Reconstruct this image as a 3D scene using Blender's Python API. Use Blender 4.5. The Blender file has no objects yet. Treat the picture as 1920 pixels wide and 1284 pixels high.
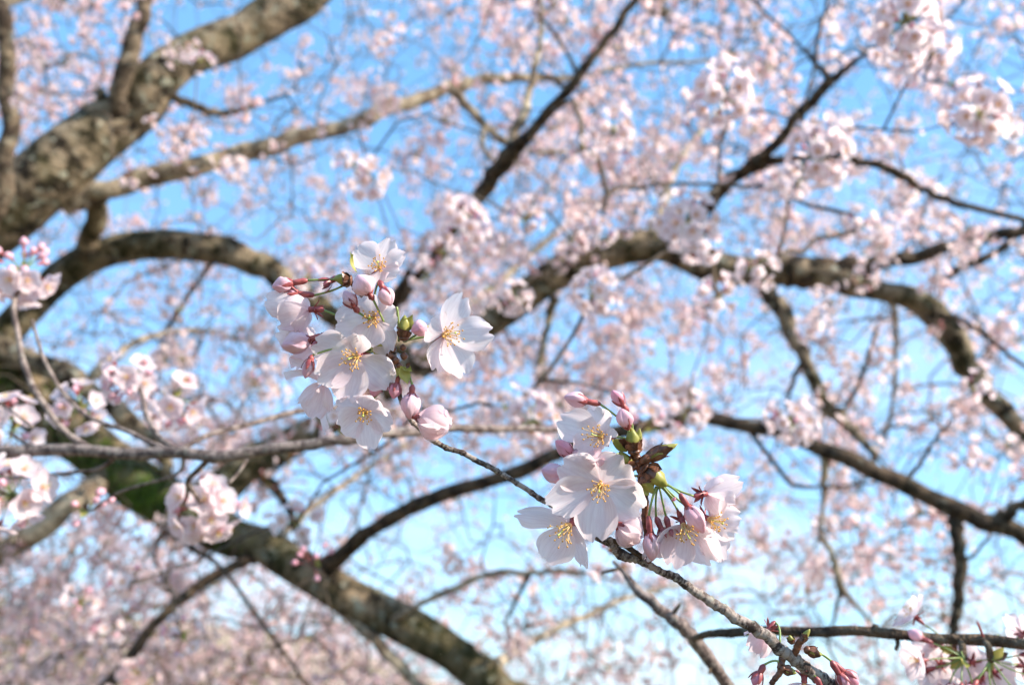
import bpy, math, random
import numpy as np
from mathutils import Vector, Matrix, noise

rnd = random.Random(7)
nrs = np.random.RandomState(11)
sc = bpy.context.scene
COL = sc.collection
R = math.radians

# ---------------------------------------------------------------- camera
FPX = 1493.3            # focal length in pixels of the 1920 px wide picture
PITCH = R(24.0)
CAM = Vector((0, 0, 1.55))
FWD = Vector((0, math.cos(PITCH), math.sin(PITCH)))
RIGHT = Vector((1, 0, 0))
UP = Vector((0, -math.sin(PITCH), math.cos(PITCH)))
DF = 0.36               # distance to the sprig in focus
cam_d = bpy.data.cameras.new('camera')
cam = bpy.data.objects.new('camera', cam_d)
COL.objects.link(cam)
sc.camera = cam
cam.location = CAM
cam.rotation_euler = (R(90) + PITCH, 0, 0)
cam_d.sensor_width = 36
cam_d.lens = 28
cam_d.clip_start = 0.01
cam_d.clip_end = 2000
cam_d.dof.use_dof = True
cam_d.dof.focus_distance = DF
cam_d.dof.aperture_fstop = 6.7
cam_d.dof.aperture_blades = 7

# ---------------------------------------------------------------- sky, sun, exposure
SUN = Vector((0.80, -0.30, 0.50)).normalized()
w = bpy.data.worlds.new('World')
sc.world = w
w.use_nodes = True
nt = w.node_tree
bg = nt.nodes['Background']
sky = nt.nodes.new('ShaderNodeTexSky')
sky.sky_type = 'NISHITA'
sky.sun_disc = False
sky.sun_elevation = math.asin(SUN.z)
sky.sun_rotation = math.atan2(SUN.x, SUN.y)
sky.air_density = 1.0
sky.dust_density = 0.8
sky.ozone_density = 1.0
# thin high cloud veil, thicker towards the horizon
tc = nt.nodes.new('ShaderNodeTexCoord')
mp = nt.nodes.new('ShaderNodeMapping'); mp.inputs['Scale'].default_value = (1.2, 1.2, 3.2); mp.inputs['Location'].default_value = (0.35, 0.1, 0.2)
nz = nt.nodes.new('ShaderNodeTexNoise'); nz.inputs['Scale'].default_value = 2.6
nz.inputs['Detail'].default_value = 5; nz.inputs['Roughness'].default_value = 0.5
rp = nt.nodes.new('ShaderNodeValToRGB')
rp.color_ramp.elements[0].position = 0.42; rp.color_ramp.elements[0].color = (0, 0, 0, 1)
rp.color_ramp.elements[1].position = 0.72; rp.color_ramp.elements[1].color = (1, 1, 1, 1)
sep = nt.nodes.new('ShaderNodeSeparateXYZ')
rh = nt.nodes.new('ShaderNodeMapRange')
rh.inputs['From Min'].default_value = 0.0; rh.inputs['From Max'].default_value = 0.62
rh.inputs['To Min'].default_value = 0.68; rh.inputs['To Max'].default_value = 0.0
ml = nt.nodes.new('ShaderNodeMath'); ml.operation = 'MULTIPLY'
ad = nt.nodes.new('ShaderNodeMath'); ad.operation = 'MULTIPLY_ADD'
ad.inputs[1].default_value = 0.75
ad2 = nt.nodes.new('ShaderNodeMath'); ad2.operation = 'MULTIPLY'; ad2.inputs[1].default_value = 0.22
mx = nt.nodes.new('ShaderNodeMix'); mx.data_type = 'RGBA'
mx.inputs['B'].default_value = (4.4, 4.7, 5.0, 1)
L = nt.links.new
L(tc.outputs['Generated'], mp.inputs['Vector']); L(mp.outputs['Vector'], nz.inputs['Vector'])
L(nz.outputs['Fac'], rp.inputs['Fac']); L(tc.outputs['Generated'], sep.inputs['Vector'])
L(sep.outputs['Z'], rh.inputs['Value'])
L(rp.outputs['Color'], ml.inputs[0]); L(rh.outputs['Result'], ml.inputs[1])
L(rh.outputs['Result'], ad2.inputs[0])
L(ml.outputs[0], ad.inputs[0]); L(ad2.outputs[0], ad.inputs[2])
L(ad.outputs[0], mx.inputs['Factor']); 
tint = nt.nodes.new('ShaderNodeMix'); tint.data_type = 'RGBA'; tint.blend_type = 'MULTIPLY'
tint.inputs['Factor'].default_value = 1.0
tint.inputs['B'].default_value = (0.70, 1.0, 1.16, 1)
L(sky.outputs['Color'], tint.inputs['A'])
veil = nt.nodes.new('ShaderNodeMix'); veil.data_type = 'RGBA'
veil.inputs['Factor'].default_value = 0.55
veil.inputs['B'].default_value = (1.0, 2.35, 4.15, 1)
L(tint.outputs['Result'], veil.inputs['A'])
L(veil.outputs['Result'], mx.inputs['A']); L(mx.outputs['Result'], bg.inputs['Color'])
bg.inputs['Strength'].default_value = 0.15

sl = bpy.data.lights.new('sun', 'SUN')
sl.energy = 4.2
sl.angle = R(0.5)
sl.color = (1.0, 0.91, 0.79)
so = bpy.data.objects.new('sun', sl)
COL.objects.link(so)
so.rotation_euler = SUN.to_track_quat('Z', 'Y').to_euler()
so.location = (5, -4, 8)

sc.view_settings.view_transform = 'Standard'
sc.view_settings.look = 'None'
sc.view_settings.gamma = 1
sc.view_settings.use_curve_mapping = False
sc.view_settings.exposure = 1.16
sc.render.engine = 'CYCLES'
sc.cycles.use_denoising = True
sc.cycles.max_bounces = 8
sc.cycles.transmission_bounces = 6
sc.cycles.diffuse_bounces = 4

# ---------------------------------------------------------------- helpers
def P(x, y, d):
    x, y, d = float(x), float(y), float(d)
    return CAM + d * (FWD + ((x - 960) / FPX) * RIGHT - ((y - 642) / FPX) * UP)

PXM = DF / FPX          # metres per photo pixel in the plane of focus
def Q(x, y, z=0.0):     # point on the sprig; z = picture pixels nearer than the focus plane
    return P(x, y, DF - z * PXM)
def V3(a, b, c):        # right, up, towards the camera
    return (RIGHT * a + UP * b - FWD * c)

ORG = {}
class MB:
    def __init__(s):
        s.v = []; s.f = []; s.m = []; s.uv = []; s.t = []; s.s = []
    def add(s, vs, fs, mat=0, uvs=None, tint=0.0):
        o = len(s.v)
        s.v += [tuple(p) for p in vs]
        s.uv += uvs if uvs is not None else [(0.0, 0.0)] * len(vs)
        s.t += tint if isinstance(tint, list) else [tint] * len(vs)
        s.f += [tuple(i + o for i in f) for f in fs]
        s.m += [mat] * len(fs)
    def mesh(s, name, mats, origin=Vector((0, 0, 0))):
        me = bpy.data.meshes.new(name)
        ox, oy, oz = origin
        me.from_pydata([(p[0] - ox, p[1] - oy, p[2] - oz) for p in s.v], [], s.f)
        for m in mats: me.materials.append(m)
        me.polygons.foreach_set('material_index', s.m)
        me.polygons.foreach_set('use_smooth', [True] * len(s.f))
        a = me.attributes.new('tint', 'FLOAT', 'POINT')
        a.data.foreach_set('value', s.t)
        uv = me.uv_layers.new(name='UVMap')
        li = np.empty(len(me.loops), dtype=np.int32); me.loops.foreach_get('vertex_index', li)
        uv.data.foreach_set('uv', np.array(s.uv, dtype=np.float32)[li].ravel())
        me.update()
        return me

def link(name, data, parent=None, world=None, local=None):
    o = bpy.data.objects.new(name, data)
    COL.objects.link(o)
    if parent is not None:
        o.parent = parent
    if local is not None:
        o.matrix_basis = local
    elif world is not None:
        po = ORG.get(parent.name, Vector((0, 0, 0))) if parent else Vector((0, 0, 0))
        o.location = world - po
    ORG[o.name] = world.copy() if world is not None else Vector((0, 0, 0))
    return o

def build(mb, name, mats, parent=None, origin=None):
    if origin is None:
        origin = Vector(mb.v[0])
    return link(name, mb.mesh(name, mats, origin), parent, origin)

def thing(name, label, cat, loc, group=None):
    o = link(name, None, None, Vector(loc))
    o.empty_display_size = 0.05
    o['label'] = label; o['category'] = cat
    if group: o['group'] = group
    return o

def spline(pts, per=6):
    """Catmull-Rom through rows of any length"""
    a = [np.array(p, dtype=float) for p in pts]
    a = [2 * a[0] - a[1]] + a + [2 * a[-1] - a[-2]]
    out = []
    for i in range(1, len(a) - 2):
        for k in range(per):
            t = k / per
            out.append(0.5 * ((2 * a[i]) + (-a[i-1] + a[i+1]) * t + (2*a[i-1] - 5*a[i] + 4*a[i+1] - a[i+2]) * t*t
                              + (-a[i-1] + 3*a[i] - 3*a[i+1] + a[i+2]) * t**3))
    out.append(a[-2])
    out = [[float(v) for v in q] for q in out]
    return out

def frame(t, prev=None):
    if prev is None:
        prev = Vector((0, 0, 1)) if abs(t.z) < 0.9 else Vector((1, 0, 0))
    n = prev - t * prev.dot(t)
    n.normalize()
    return n, t.cross(n)

def tube(mb, pts, rad, sides=8, mat=0, rough=0.0, nscale=8.0, tint=0.0, cap=True):
    """pts Vectors, rad floats"""
    n = len(pts)
    vs = []; uvs = []; nn = None; ln = 0
    for i in range(n):
        t = (pts[min(i+1, n-1)] - pts[max(i-1, 0)]).normalized()
        nn, b = frame(t, nn)
        if i: ln += (pts[i] - pts[i-1]).length
        for k in range(sides):
            a = 2 * math.pi * k / sides
            d = nn * math.cos(a) + b * math.sin(a)
            r = rad[i]
            if rough:
                p = pts[i] + d * r
                r *= 1 + rough * noise.noise(p * nscale) + rough * 0.6 * noise.noise(p * nscale * 2.7)
            vs.append(pts[i] + d * r); uvs.append((k / sides, ln))
    fs = []
    for i in range(n - 1):
        for k in range(sides):
            k2 = (k + 1) % sides
            fs.append((i*sides + k, i*sides + k2, (i+1)*sides + k2, (i+1)*sides + k))
    if cap:
        vs.append(pts[-1] + (pts[-1] - pts[-2]).normalized() * rad[-1] * 0.5); uvs.append((0, ln))
        e = len(vs) - 1
        for k in range(sides):
            fs.append(((n-1)*sides + k, (n-1)*sides + (k+1) % sides, e))
        vs.append(pts[0] - (pts[1] - pts[0]).normalized() * rad[0] * 0.5); uvs.append((0, 0))
        e = len(vs) - 1
        for k in range(sides):
            fs.append(((k+1) % sides, k, e))
    mb.add(vs, fs, mat, uvs, tint)

def curve3(pts, per=5):
    return [Vector(p) for p in spline([tuple(p) for p in pts], per)]

# ---------------------------------------------------------------- materials
def mat(name):
    m = bpy.data.materials.new(name); m.use_nodes = True
    return m, m.node_tree, m.node_tree.nodes['Principled BSDF']
def N(t, kind, **kw):
    n = t.nodes.new(kind)
    for k, v in kw.items():
        n.inputs[k].default_value = v
    return n
def ramp(t, stops):
    r = t.nodes.new('ShaderNodeValToRGB')
    e = r.color_ramp.elements
    while len(e) < len(stops): e.new(0.5)
    for i, (p, c) in enumerate(stops):
        e[i].position = p; e[i].color = (*c, 1)
    return r

def petal_mat(name, white, pink, transl=0.4, veins=True):
    m, t, b = mat(name)
    b.inputs['Roughness'].default_value = 0.55
    b.inputs['Specular IOR Level'].default_value = 0.25
    at = t.nodes.new('ShaderNodeAttribute'); at.attribute_name = 'tint'
    tcn = t.nodes.new('ShaderNodeTexCoord')
    n1 = N(t, 'ShaderNodeTexNoise', Scale=90.0, Detail=3.0)
    t.links.new(tcn.outputs['Object'], n1.inputs['Vector'])
    ma = t.nodes.new('ShaderNodeMath'); ma.operation = 'MULTIPLY_ADD'; ma.inputs[1].default_value = 0.5; ma.inputs[2].default_value = -0.17
    t.links.new(n1.outputs['Fac'], ma.inputs[0])
    m2 = t.nodes.new('ShaderNodeMath'); m2.operation = 'ADD'; m2.use_clamp = True
    t.links.new(ma.outputs[0], m2.inputs[0]); t.links.new(at.outputs['Fac'], m2.inputs[1])
    mix = t.nodes.new('ShaderNodeMix'); mix.data_type = 'RGBA'
    mix.inputs['A'].default_value = (*white, 1); mix.inputs['B'].default_value = (*pink, 1)
    t.links.new(m2.outputs[0], mix.inputs['Factor'])
    col = mix.outputs['Result']
    tr = t.nodes.new('ShaderNodeBsdfTranslucent')
    if veins:
        uv = t.nodes.new('ShaderNodeUVMap')
        mpn = t.nodes.new('ShaderNodeMapping'); mpn.inputs['Scale'].default_value = (11, 1.3, 1)
        n2 = N(t, 'ShaderNodeTexNoise', Scale=1.6, Detail=4.0, Roughness=0.6)
        t.links.new(uv.outputs[0], mpn.inputs['Vector']); t.links.new(mpn.outputs[0], n2.inputs['Vector'])
        rr = ramp(t, [(0.35, (0.89, 0.855, 0.87)), (0.6, (1, 1, 1))])
        t.links.new(n2.outputs['Fac'], rr.inputs['Fac'])
        mv = t.nodes.new('ShaderNodeMix'); mv.data_type = 'RGBA'; mv.blend_type = 'MULTIPLY'; mv.inputs['Factor'].default_value = 0.9
        t.links.new(col, mv.inputs['A']); t.links.new(rr.outputs[0], mv.inputs['B'])
        col = mv.outputs['Result']
        bp = N(t, 'ShaderNodeBump', Strength=0.35, Distance=0.0006)
        t.links.new(n2.outputs['Fac'], bp.inputs['Height'])
        t.links.new(bp.outputs[0], b.inputs['Normal'])
    t.links.new(col, b.inputs['Base Color']); t.links.new(col, tr.inputs['Color'])
    ms = t.nodes.new('ShaderNodeMixShader'); ms.inputs[0].default_value = transl
    t.links.new(b.outputs[0], ms.inputs[1]); t.links.new(tr.outputs[0], ms.inputs[2])
    t.links.new(ms.outputs[0], t.nodes['Material Output'].inputs['Surface'])
    return m

def bark_mat(name, c1, c2, moss=0.0, mosscol=(0.07, 0.075, 0.015), sc1=14.0, lichen=0.25, bump=0.02, fine=60.0, band=38.0):
    m, t, b = mat(name)
    b.inputs['Roughness'].default_value = 0.85
    b.inputs['Specular IOR Level'].default_value = 0.2
    g = t.nodes.new('ShaderNodeTexCoord')
    n1 = N(t, 'ShaderNodeTexNoise', Scale=sc1, Detail=5.0, Roughness=0.65)
    n2 = N(t, 'ShaderNodeTexNoise', Scale=sc1 * 0.35, Detail=4.0, Roughness=0.6)
    n3 = N(t, 'ShaderNodeTexNoise', Scale=fine, Detail=4.0, Roughness=0.7)
    n4 = N(t, 'ShaderNodeTexNoise', Scale=sc1 * 1.7, Detail=3.0)
    for n in (n1, n2, n3, n4): t.links.new(g.outputs['Object'], n.inputs['Vector'])
    r1 = ramp(t, [(0.42, c1), (0.58, c2)])
    # rings and lenticels that run across the bark
    uvn = t.nodes.new('ShaderNodeUVMap'); um = t.nodes.new('ShaderNodeMapping'); um.inputs['Scale'].default_value = (3.0, band, 1)
    nb = N(t, 'ShaderNodeTexNoise', Scale=1.0, Detail=3.0, Roughness=0.6)
    t.links.new(uvn.outputs[0], um.inputs['Vector']); t.links.new(um.outputs[0], nb.inputs['Vector'])
    mb_ = t.nodes.new('ShaderNodeMath'); mb_.operation = 'MULTIPLY_ADD'; mb_.inputs[1].default_value = 0.45; mb_.inputs[2].default_value = -0.225
    sb_ = t.nodes.new('ShaderNodeMath'); sb_.operation = 'ADD'
    t.links.new(nb.outputs['Fac'], mb_.inputs[0]); t.links.new(mb_.outputs[0], sb_.inputs[0]); t.links.new(n1.outputs['Fac'], sb_.inputs[1])
    t.links.new(sb_.outputs[0], r1.inputs['Fac'])
    # pale lichen patches
    rl = ramp(t, [(0.58, (0, 0, 0)), (0.68, (lichen,) * 3)])
    t.links.new(n4.outputs['Fac'], rl.inputs['Fac'])
    ml = t.nodes.new('ShaderNodeMix'); ml.data_type = 'RGBA'; ml.inputs['B'].default_value = (0.42, 0.42, 0.33, 1)
    t.links.new(rl.outputs[0], ml.inputs['Factor']); t.links.new(r1.outputs[0], ml.inputs['A'])
    rm = ramp(t, [(0.52 - 0.3 * moss, (0, 0, 0)), (0.66 - 0.25 * moss, (min(1, moss * 1.6),) * 3)])
    t.links.new(n2.outputs['Fac'], rm.inputs['Fac'])
    mm = t.nodes.new('ShaderNodeMix'); mm.data_type = 'RGBA'; mm.inputs['B'].default_value = (*mosscol, 1)
    t.links.new(rm.outputs[0], mm.inputs['Factor']); t.links.new(ml.outputs['Result'], mm.inputs['A'])
    t.links.new(mm.outputs['Result'], b.inputs['Base Color'])
    bp = N(t, 'ShaderNodeBump', Strength=0.8, Distance=bump)
    t.links.new(n3.outputs['Fac'], bp.inputs['Height']); t.links.new(bp.outputs[0], b.inputs['Normal'])
    return m

def plain(name, c1, c2, scale=60, rough=0.5, transl=0.0, spec=0.4):
    m, t, b = mat(name)
    b.inputs['Roughness'].default_value = rough
    b.inputs['Specular IOR Level'].default_value = spec
    g = t.nodes.new('ShaderNodeTexCoord')
    n1 = N(t, 'ShaderNodeTexNoise', Scale=float(scale), Detail=3.0)
    t.links.new(g.outputs['Object'], n1.inputs['Vector'])
    r1 = ramp(t, [(0.35, c1), (0.65, c2)])
    t.links.new(n1.outputs['Fac'], r1.inputs['Fac'])
    t.links.new(r1.outputs[0], b.inputs['Base Color'])
    if transl:
        tr = t.nodes.new('ShaderNodeBsdfTranslucent')
        t.links.new(r1.outputs[0], tr.inputs['Color'])
        ms = t.nodes.new('ShaderNodeMixShader'); ms.inputs[0].default_value = transl
        t.links.new(b.outputs[0], ms.inputs[1]); t.links.new(tr.outputs[0], ms.inputs[2])
        t.links.new(ms.outputs[0], t.nodes['Material Output'].inputs['Surface'])
    return m

M_PETAL = petal_mat('petal', (0.945, 0.865, 0.865), (0.87, 0.46, 0.54), 0.60)
M_BUD = petal_mat('bud_petal', (0.93, 0.72, 0.77), (0.78, 0.26, 0.38), 0.3)
M_FAR = petal_mat('crown_petal', (0.96, 0.85, 0.82), (0.88, 0.45, 0.46), 0.64, veins=False)
M_CALYX = plain('calyx_red', (0.20, 0.035, 0.045), (0.42, 0.10, 0.09), 400, 0.4)
M_STALK = plain('stalk_green', (0.17, 0.25, 0.06), (0.28, 0.33, 0.11), 200, 0.4)
M_LEAF = plain('young_leaf', (0.30, 0.30, 0.055), (0.48, 0.42, 0.12), 150, 0.4, 0.3)
M_SCALE = plain('bud_scale_brown', (0.045, 0.018, 0.010), (0.22, 0.085, 0.045), 350, 0.35)
M_FIL = plain('filament', (0.85, 0.66, 0.30), (0.85, 0.50, 0.22), 300, 0.5, 0.2)
M_ANTH = plain('anther', (0.55, 0.24, 0.03), (0.78, 0.42, 0.07), 500, 0.6)
M_THROAT = plain('throat', (0.62, 0.26, 0.08), (0.72, 0.45, 0.22), 500, 0.6)
M_PISTIL = plain('pistil', (0.50, 0.52, 0.10), (0.55, 0.60, 0.16), 500, 0.5)
M_FARCEN = plain('crown_flower_centre', (0.50, 0.13, 0.13), (0.66, 0.36, 0.16), 30, 0.6)
M_FARLEAF = plain('crown_young_leaf', (0.26, 0.20, 0.06), (0.36, 0.34, 0.08), 5, 0.5, 0.3)

B_MOSSY = bark_mat('bark_mossy', (0.022, 0.015, 0.009), (0.36, 0.275, 0.185), 0.28, (0.075, 0.070, 0.022), 17, 0.9, bump=.05, fine=34, band=22.)
B_GREEN = bark_mat('bark_green_moss', (0.018, 0.012, 0.007), (0.30, 0.22, 0.14), 0.38, (0.050, 0.050, 0.012), 15, 0.8, bump=.05, fine=34, band=22.)
B_BROWN = bark_mat('bark_brown', (0.055, 0.038, 0.028), (0.26, 0.195, 0.135), 0.05, sc1=16, lichen=0.5, bump=.03, fine=50)
B_PALE = bark_mat('bark_pale', (0.17, 0.12, 0.08), (0.52, 0.42, 0.30), 0.0, sc1=16, lichen=0.5, bump=.03, fine=50)
B_DARK = bark_mat('bark_dark', (0.020, 0.013, 0.010), (0.115, 0.075, 0.048), 0.05, sc1=26, lichen=0.2)
B_TWIG = bark_mat('bark_twig', (0.055, 0.036, 0.030), (0.36, 0.29, 0.25), 0.0, sc1=170, lichen=0.45, bump=0.0009, fine=700, band=800.)
B_GREY = bark_mat('bark_grey_twig', (0.08, 0.055, 0.050), (0.30, 0.23, 0.20), 0.0, sc1=120, lichen=0.3, bump=0.0015, fine=500, band=500.)
B_FINE = bark_mat('bark_fine_twigs', (0.07, 0.05, 0.04), (0.20, 0.15, 0.11), 0.0, sc1=3, lichen=0.1)

# ---------------------------------------------------------------- ground and hillside
def terrain():
    n = 90
    xs = np.sign(np.linspace(-1, 1, n)) * np.abs(np.linspace(-1, 1, n)) ** 2.2 * 900
    ys = np.sign(np.linspace(-1, 1, n)) * np.abs(np.linspace(-1, 1, n)) ** 2.2 * 900
    vs = []
    for y in ys:
        for x in xs:
            p = Vector((x, y, 0))
            h = 0.12 * noise.noise(p * 0.25)
            vs.append((x, y, h - 0.02))
    fs = [(j*n + i, j*n + i + 1, (j+1)*n + i + 1, (j+1)*n + i) for j in range(n-1) for i in range(n-1)]
    mb = MB(); mb.add(vs, fs)
    return mb
m_ground = plain('dry_grass_ground', (0.10, 0.085, 0.045), (0.20, 0.16, 0.09), 3, 0.95)
g = build(terrain(), 'ground', [m_ground]); g['kind'] = 'structure'
def hillside():
    nx, ny = 70, 40
    vs = []
    for j in range(ny):
        for i in range(nx):
            x = -75 + 105 * i / (nx-1); y = 26 + 60 * j / (ny-1)
            up = min(1, j / 16.0); up = up*up*(3 - 2*up)
            side = 1 / (1 + math.exp((x + 8) / 5.0))
            h = 6.5 * up * side
            h += 0.8 * noise.noise(Vector((x, y, 0)) * 0.2) * up
            vs.append((x, y, h - 0.3 * (1 - up) - 0.12))
    fs = [(j*nx + i, j*nx + i + 1, (j+1)*nx + i + 1, (j+1)*nx + i) for j in range(ny-1) for i in range(nx-1)]
    mb = MB(); mb.add(vs, fs); return mb
m_hill = plain('hill_dry_grass', (0.17, 0.13, 0.07), (0.46, 0.36, 0.23), 0.9, 0.95)
g = build(hillside(), 'hillside', [m_hill]); g['kind'] = 'structure'

# ---------------------------------------------------------------- petals and flowers
def petal_pts(Lp, W, cup, arch, nu, nv, seed, notch=0.12, wave=0.035, tip_roll=0.0, tint=0.0):
    """local frame: x across, y along, z towards the flower's axis"""
    rr = random.Random(seed)
    nx = rr.uniform(-0.25, 0.25)
    nw = rr.uniform(0.14, 0.24)
    ph = [rr.uniform(0, 6.28) for _ in range(4)]
    skew = rr.uniform(-0.06, 0.06)
    vs = []; uvs = []; ts = []
    for j in range(nv + 1):
        t = j / nv
        if t < 0.62:
            g = 0.12 + 0.88 * math.sin(math.pi / 2 * t / 0.62) ** 0.92
        else:
            g = 1 - 0.30 * ((t - 0.62) / 0.38) ** 2.6
        for i in range(nu + 1):
            s = -1 + 2 * i / nu
            x = s * W / 2 * g + skew * W * t
            edge = 0.20 * abs(s) ** 2.3 * t ** 2.5
            fr = 0.018 * math.sin(9 * s + ph[3]) * t ** 4 + 0.010 * math.sin(21 * s + ph[0]) * t ** 6
            y = Lp * (t - edge - notch * math.exp(-((s - nx) / nw) ** 2) * t ** 5 + fr)
            z = cup * W * (s * g) ** 2 * 0.5 * (0.4 + 0.6 * t)
            z -= arch * Lp * math.sin(math.pi * min(1, t * 1.0)) 
            z += tip_roll * Lp * max(0, t - 0.6) ** 2 * 2
            z += wave * Lp * t * (math.sin(5.1 * s + ph[1] + 2 * t) * abs(s) + 0.6 * math.sin(8 * s + ph[2]) * t * t)
            z += 0.018 * W * math.exp(-(s / 0.13) ** 2) * (1 - t * 0.5)
            vs.append(Vector((x, y, z))); uvs.append((s * 0.5 + 0.5 + seed * 0.37 % 5, t + seed * 1.7 % 7))
            ts.append(max(0, tint + 0.30 * math.exp(-t * 9) + 0.10 * max(0, t - .75) * abs(s)))
    fs = []
    for j in range(nv):
        for i in range(nu):
            a = j * (nu + 1) + i
            fs.append((a, a + 1, a + nu + 2, a + nu + 1))
    return vs, fs, uvs, ts

def petal_between(base, tip, width, fax, cup=0.45, arch=0.10, roll=0.0, nu=14, nv=14, seed=0, **kw):
    y = tip - base; Lp = y.length; y.normalize()
    z = fax - y * fax.dot(y)
    if z.length < 0.05: z = Vector((0, 0, 1)) - y * y.z
    z.normalize(); x = y.cross(z)
    if roll:
        q = Matrix.Rotation(roll, 3, y); x = q @ x; z = q @ z
    vs, fs, uvs, ts = petal_pts(Lp * 1.05, width, cup, arch, nu, nv, seed, **kw)
    mb = MB()
    mb.add([base + x * v.x * 1.13 + y * v.y + z * v.z for v in vs], fs, 0, uvs, ts)
    return mb

def blob(mb, c, ax, ln, r, mat_, seg=6, rings=4, ridges=0, tint=0.0, power=1.0, twist=1.3):
    """pointed ovoid: c = base, ax = direction"""
    n, b = frame(ax)
    vs = [c]; 
    for j in range(1, rings):
        t = j / rings
        pr = math.sin(math.pi * t ** power) ** 0.75
        for k in range(seg):
            a = 2 * math.pi * k / seg
            q = r * pr
            if ridges:
                q *= 0.84 + 0.24 * (((a + twist * t * 2) * ridges / (2 * math.pi)) % 1.0) ** 1.5 + 0.03 * math.sin(5 * a + 9 * t) 
            vs.append(c + ax * (ln * t) + (n * math.cos(a) + b * math.sin(a)) * q)
    vs.append(c + ax * ln)
    fs = []
    for k in range(seg): fs.append((0, 1 + (k+1) % seg, 1 + k))
    for j in range(rings - 2):
        for k in range(seg):
            a = 1 + j*seg + k; a2 = 1 + j*seg + (k+1) % seg
            fs.append((a, a2, a2 + seg, a + seg))
    e = len(vs) - 1
    for k in range(seg): fs.append((1 + (rings-2)*seg + k, 1 + (rings-2)*seg + (k+1) % seg, e))
    uvs = [(((i - 1) % seg) / seg * 1.7, i / len(vs)) for i in range(len(vs))]
    mb.add(vs, fs, mat_, uvs, tint)

def sepal(mb, base, d, nrm, ln, wd, mat_):
    side = d.cross(nrm).normalized()
    vs = []
    for t, wf, z in ((0, .7, 0), (.35, 1, .06), (.7, .65, .05), (1, .05, -.04)):
        c = base + d * ln * t + nrm * ln * z
        vs += [c - side * wd * wf / 2 , c + nrm * wd * 0.18, c + side * wd * wf / 2]
    fs = []
    for i in range(3):
        for k in range(2):
            a = i*3 + k
            fs.append((a, a+1, a+4, a+3))
    mb.add(vs, fs, mat_)

def make_stamens(mb, c, fax, ln, n, seed, spread=0.85, lo=0.0, thick=0.00014, dot=0.00046):
    rr = random.Random(seed)
    a0, b0 = frame(fax)
    blob(mb, c - fax * ln * 0.10, fax, ln * 0.26, ln * 0.17, 2, 10, 5)
    for i in range(n):
        a = 2.39996 * i + rr.uniform(-.35, .35)
        sp = spread * math.sqrt((i + 0.7) / n) * rr.uniform(0.8, 1.08)
        d = (fax + (a0 * math.cos(a) + b0 * math.sin(a)) * sp).normalized()
        L_ = ln * rr.uniform(0.55, 1.10)
        base = c + (a0 * math.cos(a) + b0 * math.sin(a)) * ln * 0.11
        end = base + d * L_
        mid = (base + end) / 2 + fax * L_ * rr.uniform(0.0, 0.22) + (a0 * rr.uniform(-1, 1) + b0 * rr.uniform(-1, 1)) * L_ * 0.10
        tube(mb, [base, mid, end], [thick, thick * 0.9, thick * 0.7], 4, 0, cap=False)
        blob(mb, end - d * dot, d, dot * 2.1, dot, 1, 5, 3)
    end = c + fax * ln * 1.0 + a0 * ln * 0.08
    tube(mb, [c, (c + end) / 2 + b0 * ln * 0.04, end], [thick * 2, thick * 1.7, thick * 1.3], 5, 3, cap=False)
    blob(mb, end - fax * dot, fax, dot * 2.2, dot * 1.25, 3, 6, 4)

def stalk_pts(a, b, sag, n=7):
    m = (a + b) / 2 + sag
    return [a * ((1-t)**2) + m * (2*t*(1-t)) + b * (t*t) for t in [i / (n-1) for i in range(n)]]

SEED = [100]
def blossom(parent, throat, fax, petals, hub, z=0, stn=30, stl=38, dim=0.0, arch=0.10, nosta=False, sag=None, calyx_out=True, cup=0.42, spread=0.8):
    """one open flower given by its throat, its axis and its petal tips (photo pixels + nearness)"""
    SEED[0] += 17; sd = SEED[0]
    rr = random.Random(sd)
    C0 = Q(throat[0], throat[1], z); F_ = V3(*fax).normalized()
    H = Q(*hub)
    mb = MB()
    back = C0 - F_ * 26 * PXM
    # calyx tube
    tube(mb, [C0 - F_ * 1 * PXM, C0 - F_ * 6 * PXM, C0 - F_ * 14 * PXM, back, back - F_ * 5 * PXM],
         [6.2*PXM, 5.6*PXM, 6.6*PXM, 5.0*PXM, 2.6*PXM], 10, 0, 0.1, 900)
    a0, b0 = frame(F_)
    for k in range(5):
        a = k * 2 * math.pi / 5 + 0.6 + rr.uniform(-.2, .2)
        d = (a0 * math.cos(a) + b0 * math.sin(a))
        dd = (d - F_ * 0.75).normalized()
        sepal(mb, C0 - F_ * 10 * PXM + d * 4 * PXM, dd, -F_, 20 * PXM, 9 * PXM, 0)
    sp = stalk_pts(back - F_ * 3 * PXM, H, sag if sag is not None else -F_ * 14 * PXM + UP * rr.uniform(-4, 8) * PXM, 8)
    tube(mb, sp, [2.5*PXM] + [2.1*PXM]*6 + [2.6*PXM], 7, 1, 0.06, 700)
    b = build(mb, 'blossom', [M_CALYX, M_STALK], parent, C0)
    for i, pt in enumerate(petals):
        tx, ty, dz, wd = pt[:4]
        kw = pt[4] if len(pt) > 4 else {}
        kw = dict(kw)
        base = C0 + F_ * 0.5 * PXM
        tip = Q(tx, ty, z + dz)
        off = (tip - base); off = (off - F_ * off.dot(F_))
        if off.length > 0: base = base + off.normalized() * 3.5 * PXM
        args = dict(cup=cup + rr.uniform(-.12, .12), arch=arch + rr.uniform(-.03, .03), roll=rr.uniform(-.16, .16), tint=dim)
        args.update(kw)
        pm = petal_between(base, tip, wd * PXM, F_, seed=sd + i, **args)
        build(pm, 'petal', [M_PETAL], b, base)
    if not nosta:
        sm = MB(); make_stamens(sm, C0 + F_ * 1.5 * PXM, F_, stl * PXM, stn, sd, spread)
        build(sm, 'stamens', [M_FIL, M_ANTH, M_THROAT, M_PISTIL], b, C0)
    return b

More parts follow.
